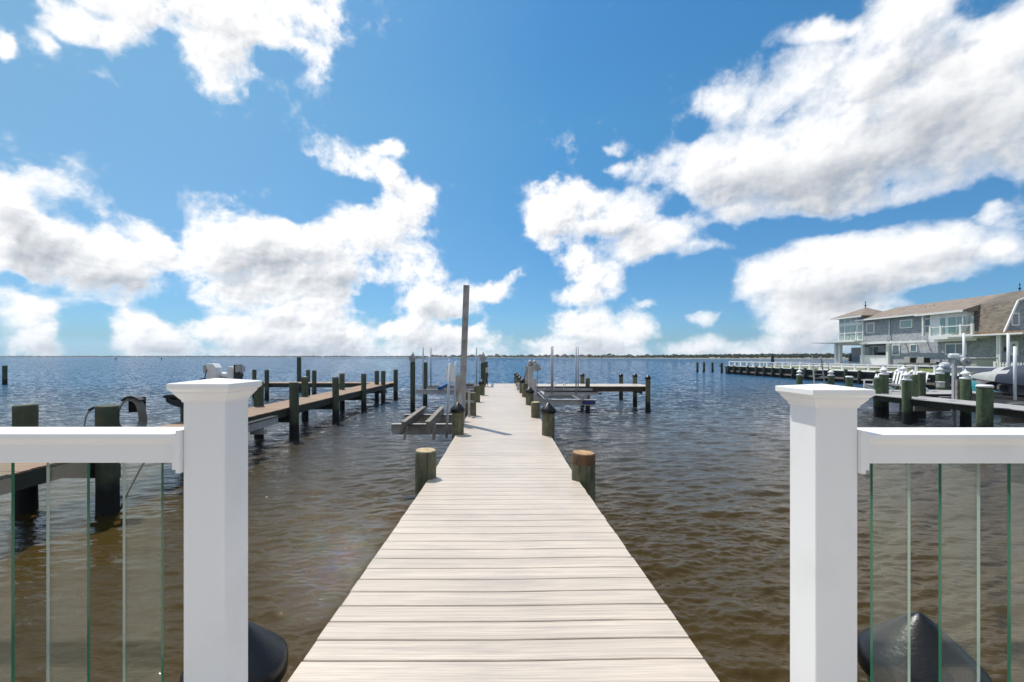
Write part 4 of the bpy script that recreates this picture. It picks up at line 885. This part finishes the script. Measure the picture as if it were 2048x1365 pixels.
def umbrella(px, py_top, X, zbase, label):
    y = yy_(px, X); zt_ = zz(py_top, px, X); t = thing('closed_umbrella', (X, y, zbase), label, 'umbrella', 'closed dark umbrellas')
    MB().cyl((X, y, zbase), (X, y, zt_-.3), .03, n=8).build('pole', 'black', t)
    h = zt_-zbase; MB().lathe((X, y, zbase+h*.32), [(.05, 0), (.20, .02), (.22, h*.12), (.15, h*.3), (.17, h*.36), (.10, h*.58), (.03, h*.66), (.001, h*.68)], 12).build('canopy', 'navycover', t)
umbrella(1545, 706.5, 34.6, ZT, 'closed dark umbrella standing at the far end of the bulkhead fence'); umbrella(1700.5, 705.5, 47.5, 1.32, 'closed dark umbrella seen through the house porch columns')
def adirondack(x, y, z, rz, s, label):
    t = thing('adirondack_chair', (x, y, z), label, 'chair', 'white slatted chairs on the docks'); WL[t.name] = Vector()
    mb = MB(); k = 5
    for i in range(k): a = (i-(k-1)/2)*.125; mb.prism([(a-.035, .28, .34), (a+.035, .28, .34), (a*1.1+.040, .62, 1.0-abs(a)*.25), (a*1.1-.040, .62, 1.0-abs(a)*.25)], (0, .02, .012))
    mb.build('back', 'white', t)
    mb = MB(); 
    for i in range(6): mb.bar((-.28, -.30+i*.11, .40-i*.022), (.28, -.30+i*.11, .40-i*.022), .09, .02)
    mb.build('seat', 'white', t)
    for sx in (-1, 1):
        MB().box(sx*.36-.07, sx*.36+.07, -.38, .38, .60, .625).build('arm', 'white', t); MB().box(sx*.33-.012, sx*.33+.012, -.33, -.22, 0, .60).build('leg', 'white', t); MB().bar((sx*.30, -.33, .36), (sx*.30, .55, .03), .022, .11).build('leg', 'white', t)
    t.rotation_euler = (0, 0, rz); t.scale = (s, s, s); return t

# ================================================================ RIGHT NEIGHBOUR DOCK
ZR = EYE-1.55
rd = thing('dock', (15.7, 13, ZR-.2), 'grey plank dock on bright green pilings in front of the navy covered boat', 'dock')
plank_deck(15.0, 16.4, 7.5, 18.6, .155, lambda x, y: ZR, gap=.022, nx=1, jit=.004).build('decking', 'greydeck', rd, fix=False)
plank_deck(15.3, 21.0, 18.62, 20.9, .155, lambda x, y: ZR, gap=.022, nx=1, jit=.004).build('decking', 'greydeck', rd, fix=False)
MB().box(15.28, 15.34, 7.5, 18.6, ZR-.26, ZR-.03).box(16.1, 16.16, 7.5, 18.6, ZR-.26, ZR-.03).build('side_beam', 'beam_dark', rd)
MB().box(15.4, 21, 18.66, 18.72, ZR-.26, ZR-.03).box(15.4, 21, 20.8, 20.86, ZR-.26, ZR-.03).build('side_beam', 'beam_dark', rd)
kg = dict(mats=('pile_green', 'pile_green'))
for x, y, r, dr, c in ((14.98, 16.7, .142, .88, 'light'), (14.72, 13.75, .185, .92, 'disc'), (16.0, 18.9, .16, .76, 'light'), (16.55, 16.1, .15, .80, 'light'), (15.9, 17.4, .12, .70, None), (18.6, 20.9, .15, .76, 'light'), (17.4, 18.7, .13, .68, 'disc'),
                       (16.6, 19.9, .12, .92, 'disc'), (20.4, 21.0, .14, .80, 'light'), (15.6, 18.75, .13, .9, None)):
    add_piling(rd, x, y, r, EYE-dr, cap=c, **kg)
for y in (16.5, 13.6): MB().box(14.98, 16.3, y-.12, y-.06, ZR-.44, ZR-.262).build('cross_beam', 'board', rd)
for k, (px, d, top, c, nm) in enumerate(((1599, 25, 751, 'light', 'leftmost'), (1662, 24, 752, 'light', 'middle'), (1698.5, 21.5, 755, 'disc', 'rightmost'))):
    x = X_(px, d); t = thing('mooring_piling', (x, d, 0), f'green piling with a white top, {nm} of the three just above the right railing cap', 'piling', 'white-topped pilings above the right post cap'); add_piling(t, x, d, .145, Z_(top, d), cap=c, **kg)
for k, (px, d, top, nm) in enumerate(((1796, 27, 749, 'left'), (1825, 26.5, 751, 'right'))):
    x = X_(px, d); t = thing('mooring_piling', (x, d, 0), f'green piling with a white lantern cap standing behind the slatted chairs, the {nm} one', 'piling', 'lantern pilings behind the chairs'); add_piling(t, x, d, .16, Z_(top, d), cap='light', **kg)
adirondack(X_(1748, 20.1), 20.1, ZR, R(-72), .80, 'white slatted chair seen side-on, leftmost on the right-hand grey dock')
adirondack(X_(1792, 19.8), 19.8, ZR, R(-62), .90, 'white slatted chair with a tall leaning back, middle of the grey dock chairs')
adirondack(X_(1833, 20.4), 20.4, ZR, R(-58), .88, 'white slatted chair on the grey dock, rightmost, behind the green pilings')
# ladder
ld_ = thing('ladder', (17.1, 24, .8), 'tall aluminium ladder leaning upright over the water before the bulkhead', 'ladder')
A0, A1, B0, B1 = P(1629, 775, 24), P(1624.5, 713, 24.6), P(1650, 775, 24), P(1642, 713, 24.6)
MB().bar(A0, A1, .045, .09).build('side_rail', 'alu', ld_); MB().bar(B0, B1, .045, .09).build('side_rail', 'alu_dull', ld_)
for k in range(8): f = (k+.3)/8; MB().bar(A0.lerp(A1, f), B0.lerp(B1, f), .10, .03).build('rung', 'alu', ld_)
MB().tube([P(1643, 724, 24.5), P(1652, 724, 24.4), P(1657, 729, 24.3), P(1659, 742, 24.2), P(1660, 750, 24.2)], .02, 6).build('hand_rail', 'alu', ld_)

# right neighbour lift post with winch, power box, covered boat
l4 = thing('boat_lift', (16.75, 16.6, 0), 'lift post with white motor heads and a grey gear wheel beside the covered boat', 'boat lift')
MB().box(X_(1907.5, 16.4), X_(1911, 16.4), 16.4, 16.48, -.4, Z_(721, 16.4)).build('post', 'pvcgrey', l4); MB().box(X_(1911.3, 16.4), X_(1917, 16.4), 16.45, 16.55, -.4, Z_(722, 16.4)).build('post', 'alu', l4)
for pa, pb, pt, pbm in ((1903.5, 1922, 707.5, 717), (1921, 1931, 711, 721)):
    d = 16.4; x0, x1 = X_(pa, d), X_(pb, d); r = (Z_(pt, d)-Z_(pbm, d))/2; zc = (Z_(pt, d)+Z_(pbm, d))/2
    MB().cyl((x0, d+.1, zc), (x0+.04, d+.1, zc), r*.7, r, n=14, caps=True).cyl((x0+.04, d+.1, zc), (x1-.03, d+.1, zc), r, n=14, caps=False).cyl((x1-.03, d+.1, zc), (x1, d+.1, zc), r, r*.6, n=14).build('motor', 'pvc', l4)
c = P(1930, 724, 16.3); o = MB().cyl((c.x, 16.2, c.z), (c.x, 16.36, c.z), .15, n=18).build('gear_wheel', 'gearbox', l4); MB().cyl((c.x, 16.14, c.z), (c.x, 16.2, c.z), .05, n=10).build('hub', 'galv', o)
MB().box(X_(1911.5, 16.3), X_(1929, 16.3), 16.25, 16.33, Z_(800, 16.3), Z_(760, 16.3)).build('track_panel', 'alu_dull', l4)
MB().tube([P(1931, 762, 16.2), P(1939, 770, 16.2), P(1941, 788, 16.2), P(1934, 802, 16.2)], .05, 6).tube([P(1929, 760, 16.15), P(1934, 774, 16.15), P(1939, 800, 16.15)], .03, 6).build('hose_bundle', 'black', l4)
for px, pt, d in ((2030, 693.5, 15.2), (2016.5, 667.5, 17.6), (1927.7, 667, 19.5)):
    x = X_(px, d); MB().cyl((x, d, 1.05), (x, d, Z_(pt, d)), .045, n=12).build('guide_post', 'pvc', l4); 
mb = MB(); mb.box(16.9, 22, 15.0, 15.04, .72, .95).box(16.9, 22, 14.95, 15.09, .95, .965).box(16.9, 22, 17.4, 17.44, .72, .95).box(16.9, 22, 17.35, 17.49, .95, .965); mb.build('cradle_arm', 'alu', l4)
MB().box(18.0, 18.2, 14.3, 18.0, .97, 1.10).box(19.6, 19.8, 14.3, 18.0, .97, 1.10).build('bunk', 'carpet', l4)
pb_ = thing('power_box', P(1885, 776, 15.9), 'pale green power box on the side of a green lantern piling', 'power box'); bevel(MB().box(X_(1879.5, 15.85), X_(1890, 15.85), 15.85, 16.0, Z_(775.5, 15.85), Z_(765, 15.85)).build('cabinet', 'greybox', pb_), .01); MB().box(X_(1879, 15.85), X_(1890.6, 15.85), 15.83, 16.02, Z_(765, 15.85), Z_(764, 15.85)).build('lid', 'white', pb_)
bt = thing('covered_boat', (19, 15.5, 1.0), 'dark navy boat under a silver and black cover on the lift at the right edge', 'boat')
def boat(par, bx, ybow, ystern, zk, zs, beam, hull_m, cover_m, dark_m):
    n = 16; m = 13; vs = []; cv = []
    for i in range(n+1):
        f = i/n; y = ybow+(ystern-ybow)*f; w = beam/2*min(1, (math.sin(min(f*1.9, 1)*math.pi/2))**.8+.02); kz = zk+(zs-zk)*max(0, 1-f*4.5)**1.6*.85
        for j in range(m):
            a = (j/(m-1))*2-1; s_ = abs(a)**.65; vs.append((bx+w*math.copysign(min(1, abs(a)*1.15)**.8, a), y, kz+(zs+.10*(1-f)-kz)*max(0, abs(a)-.15)**1.5/.85**1.5))
    hull = MB().add(vs, [(i*m+j, i*m+j+1, (i+1)*m+j+1, (i+1)*m+j) for i in range(n) for j in range(m-1)], 0, True).add(vs[-m:], [tuple(range(m))]).build('hull', hull_m, par, fix=False)
    cs = []; K = 15
    for i in range(n+1):
        f = i/n; y = ybow+(ystern-ybow)*f+(-.0 if i else .05); w = beam/2*min(1, (math.sin(min(f*1.9, 1)*math.pi/2))**.8+.02)*1.03; hgt = .08+.95*min(1, f*1.45)**.75*(1-.10*max(0, f-.6))
        for j in range(K):
            a = j/(K-1)*math.pi; sag = .03*math.sin(f*16)*math.sin(a)+.015*math.sin(f*9+j*1.3)
            cs.append((bx-w*math.cos(a), y, zs+.10*(1-f)-.20*(1-math.sin(a))*(.3+f)+hgt*math.sin(a)**.8+sag))
    mb = MB()
    for i in range(n):
        for j in range(K-1):
            f = i/n; side = abs(j-(K-1)/2)/(K/2); dk = (1 if (f > .20+.06*math.sin(j*.9) and side > .34+.10*math.sin(f*11)) else 0) or (1 if f < .17 and .25 < side < .65 else 0)
            mb.add([cs[i*K+j], cs[i*K+j+1], cs[(i+1)*K+j+1], cs[(i+1)*K+j]], [(0, 1, 2, 3)], dk, True)
    mb.build('boat_cover', [cover_m, dark_m], par)
boat(bt, 19.1, 18.3, 11.5, 1.12, 1.62, 2.5, 'hull', 'cover', 'navycover')
bt2 = thing('covered_boat', (24.5, 22.5, 1.0), 'small boat under a teal cover behind the lift post by the bulkhead', 'boat')
boat(bt2, 24.0, 23.6, 21.0, .62, .80, 1.6, 'hull', 'teal', 'teal')
# second lift beyond: long blue-grey beam with a white motor
l5 = thing('boat_lift', (24.5, 27, 0), 'farther lift with a long pale blue-grey beam under the lawn fence', 'boat lift')
d = 26.0; MB().box(X_(1886, d), X_(1990, d), d, d+.3, Z_(745, d), Z_(737.5, d)).box(X_(1886, d), X_(1990, d), d-.03, d+.33, Z_(737.5, d), Z_(736, d)).build('main_beam', 'pvcgrey', l5)
MB().cyl(P(1883, 731, d), P(1896, 731, d), .17, n=12).cyl(P(1877, 735, d), P(1884, 733, d), .11, n=10).build('motor', 'pvc', l5); MB().box(X_(1890, d), X_(1901, d), d+.02, d+.3, -.2, Z_(745, d)-.002).build('post', 'pile_green', l5); MB().box(X_(1975, d), X_(1986, d), d+.02, d+.3, -.2, Z_(745, d)-.002).build('post', 'pile_green', l5)
MB().box(X_(1885, d), X_(1899, d), d+.05, d+.4, Z_(728, d), Z_(724.5, d)).build('cover_plate', 'black', l5)

# ================================================================ FAR SHORE
def shoreR(px): return float(np.interp(px, [-400, 0, 600, 900, 1150, 1400, 1650, 2300], [2300, 1900, 1600, 950, 760, 560, 470, 420]))
def shorePt(px, extra=0): d = shoreR(px)+extra; return Vector(((px-CX)*d/FPX, d, 0))
mb = MB(); pxs = list(range(-400, 2301, 30)); n = len(pxs)
vs = [shorePt(p) for p in pxs]; vs = [(v.x, v.y, -.3) for v in vs]+[(v.x, v.y+6, .55) for v in vs]+[(v.x*1.25, v.y*1.25+250, 1.2) for v in vs]
mb.add(vs, [(r_*n+i, r_*n+i+1, (r_+1)*n+i+1, (r_+1)*n+i) for r_ in range(2) for i in range(n-1)]); fs = mb.build('far_shore', 'sand'); tag(fs, kind='structure')
rs = random.Random(21); mb = MB()
ico = bmesh.new(); bmesh.ops.create_icosphere(ico, subdivisions=1, radius=1); IV = [v.co.copy() for v in ico.verts]; IF = [tuple(v.index for v in f.verts) for f in ico.faces]; ico.free()
for k in range(5200):
    px = rs.uniform(-380, 2250); e = rs.uniform(12, 120); p = shorePt(px, e); d = p.y
    gapc = 1.0 if px > 1230 or px < 560 else .62
    hmax = (6.0 if px < 700 else 5.0+2.3*min(1, max(0, (px-1100)/500)))*(.85+.18*mnoise.noise(Vector((px*.02, 3, 0)))+.12*mnoise.noise(Vector((px*.11, 7, 0))))
    if rs.random() > gapc: hmax *= .55
    r_ = rs.uniform(1.4, 2.8)*(d/900)**.5; z = rs.uniform(.5, 1.0)*hmax-r_*.6
    sx, sz = rs.uniform(1.0, 1.9), rs.uniform(.6, .95)
    mb.add([(p.x+v.x*r_*sx*rs.uniform(.75, 1.2), p.y+v.y*r_, max(.2, z+v.z*r_*sz*rs.uniform(.75, 1.2))) for v in IV], IF)
tl_ = mb.build('tree_line', 'tree', fix=False); tag(tl_, 'low dark line of trees along the far shore', 'trees', kind='stuff')
fh = None
def far_house(first):
    r = thing('far_house', (0, 0, 0), 'small pale house with a brown roof among trees on the far shore', 'house', 'houses on the far shore')
    MB().box(-5, 5, -3.5, 3.5, 0, 4.6).build('wall', 'farhouse', r)
    MB().prism([(-5.6, -3.9, 4.6), (5.6, -3.9, 4.6), (0, -3.9, 7.4)], (0, 7.8, 0)).build('roof', 'farroof', r)
    mb = MB(); 
    for x in (-3.4, -1.1, 1.2, 3.5):
        for z in (.9, 2.9): mb.box(x-.6, x+.6, -3.56, -3.502, z, z+1.1)
    mb.build('windows', 'glasswin', r); return r
def copy_tree(o, parent=None):
    c = o.copy(); COL.objects.link(c); c.parent = parent
    for ch in o.children: copy_tree(ch, c)
    return c
fh = far_house(True)
spots = [(px+rs.uniform(-5, 5), rs.uniform(14, 60)) for px in list(range(868, 1235, 9))+[1262, 1290, 1315, 1345]]
for i, (px, e) in enumerate(spots):
    o = fh if i == 0 else copy_tree(fh); p = shorePt(px, e); s = rs.uniform(.65, 1.0); o.location = (p.x, p.y, .55); o.rotation_euler = (0, 0, rs.uniform(-.5, .5)); o.scale = (s*rs.uniform(.8, 1.3), s, s*rs.uniform(.8, 1.05))
bo = 0
def far_boat(px, d, L, label, wake=False, sail=False):
    x = X_(px, d); t = thing('sailboat' if sail else 'motorboat', (x, d, 0), label, 'sailboat' if sail else 'motorboat', None)
    h = .10*L; pts = [(x-L/2, d, h), (x-L*.42, d, 0), (x+L*.45, d, 0), (x+L/2, d, h*1.2)]
    MB().prism([(a, b-L*.12, c) for a, b, c in pts], (0, L*.24, 0)).build('hull', 'pvc', t)
    if sail: MB().prism([(x-L*.1, d, h), (x+L*.35, d, h), (x-L*.08, d, L*1.25)], (0, .08, 0)).build('sail', 'pvc', t); MB().cyl((x-L*.1, d, 0), (x-L*.1, d, L*1.3), .08, n=6).build('mast', 'alu', t)
    else: MB().prism([(x-L*.2, d-L*.07, h*1.1), (x+L*.12, d-L*.07, h*1.15), (x+L*.05, d-L*.07, h*2.2), (x-L*.15, d-L*.07, h*2.2)], (0, L*.14, 0)).build('cabin', 'pvc', t)
    if wake: MB().prism([(x+L*.5, d-.5, 0), (x+L*2.2, d-.5, 0), (x+L*1.6, d-.5, .25), (x+L*.8, d-.5, .7), (x+L*.5, d-.5, .5)], (0, 2.0, 0)).build('wake', 'pvc', t)
far_boat(33, 1300, 7, 'tiny white sailboat near the far shore at the far left', sail=True)
far_boat(262, 1200, 11, 'white motorboat on the far water, leftmost of the motorboats', True); far_boat(296, 1300, 8, 'small white motorboat just right of the leftmost motorboat')
far_boat(415, 1300, 7, 'tiny white sailboat above the left white motor housing', sail=True); far_boat(377, 1350, 7, 'tiny white motorboat left of the sailboat over the white motor housing')
far_boat(488, 1000, 10, 'white motorboat with a low wake above the left post cap', True); far_boat(574, 900, 10, 'white motorboat throwing a wake just left of the tall dark piling', True)
far_boat(1361, 430, 5, 'white motorboat off the far shore trees, left of the bulkhead pilings', True); far_boat(1372, 420, 4, 'small white boat right of the motorboat off the far trees')
for k, (px, d, h, nm) in enumerate(((232, 330, 1.2, 'leftmost of the two dark stakes far out on the left'), (323, 330, 1.2, 'right one of the two dark stakes far out on the left'), (1203, 400, 2.6, 'green channel stake in front of the far houses'))):
    x = X_(px, d); t = thing('channel_marker', (x, d, 0), nm, 'marker'); MB().cyl((x, d, -1), (x, d, h), .22, n=8).build('stake', 'pile_green' if k == 2 else 'black', t); MB().box(x-.5, x+.5, d-.3, d-.22, h*.75, h*1.3).build('board', 'pile_green' if k == 2 else 'black', t)
bd = thing('bird', (X_(1467, 60), 60, Z_(709, 60)), 'small dark bird flying low over the water left of the bulkhead', 'bird')
p = P(1467, 709, 60); MB().add([p+Vector(v) for v in ((-.14, 0, 0), (-.05, 0, .035), (.08, 0, .03), (.16, 0, 0), (.08, 0, -.03), (-.05, 0, -.025), (0, .05, 0), (0, -.05, 0))], [(0, 1, 6), (1, 2, 6), (2, 3, 6), (3, 4, 6), (4, 5, 6), (5, 0, 6), (1, 0, 7), (2, 1, 7), (3, 2, 7), (4, 3, 7), (5, 4, 7), (0, 5, 7)]).build('body', 'black', bd)
MB().prism([p+Vector((-.03, .02, .01)), p+Vector((.05, .02, .01)), p+Vector((.03, .30, .05)), p+Vector((-.02, .28, .05))], (0, 0, .012)).build('wing', 'black', bd); MB().prism([p+Vector((-.03, -.02, .01)), p+Vector((.05, -.02, .01)), p+Vector((.03, -.30, .05)), p+Vector((-.02, -.28, .05))], (0, 0, .012)).build('wing', 'black', bd)

# ================================================================ THE AIR over the bay
if True:
    hz = MB().box(-3200, 3200, -60, 3300, -4, 70).build('haze', 'black'); tag(hz, kind='stuff')
    m = bpy.data.materials.new('haze_air'); m.use_nodes = True; nt = m.node_tree; nt.nodes.clear()
    pv_ = nt.nodes.new('ShaderNodeVolumePrincipled'); pv_.inputs['Color'].default_value = (.72, .84, 1, 1); pv_.inputs['Density'].default_value = .00012; pv_.inputs['Anisotropy'].default_value = .3
    o_ = nt.nodes.new('ShaderNodeOutputMaterial'); nt.links.new(pv_.outputs[0], o_.inputs['Volume']); hz.data.materials.clear(); hz.data.materials.append(m)
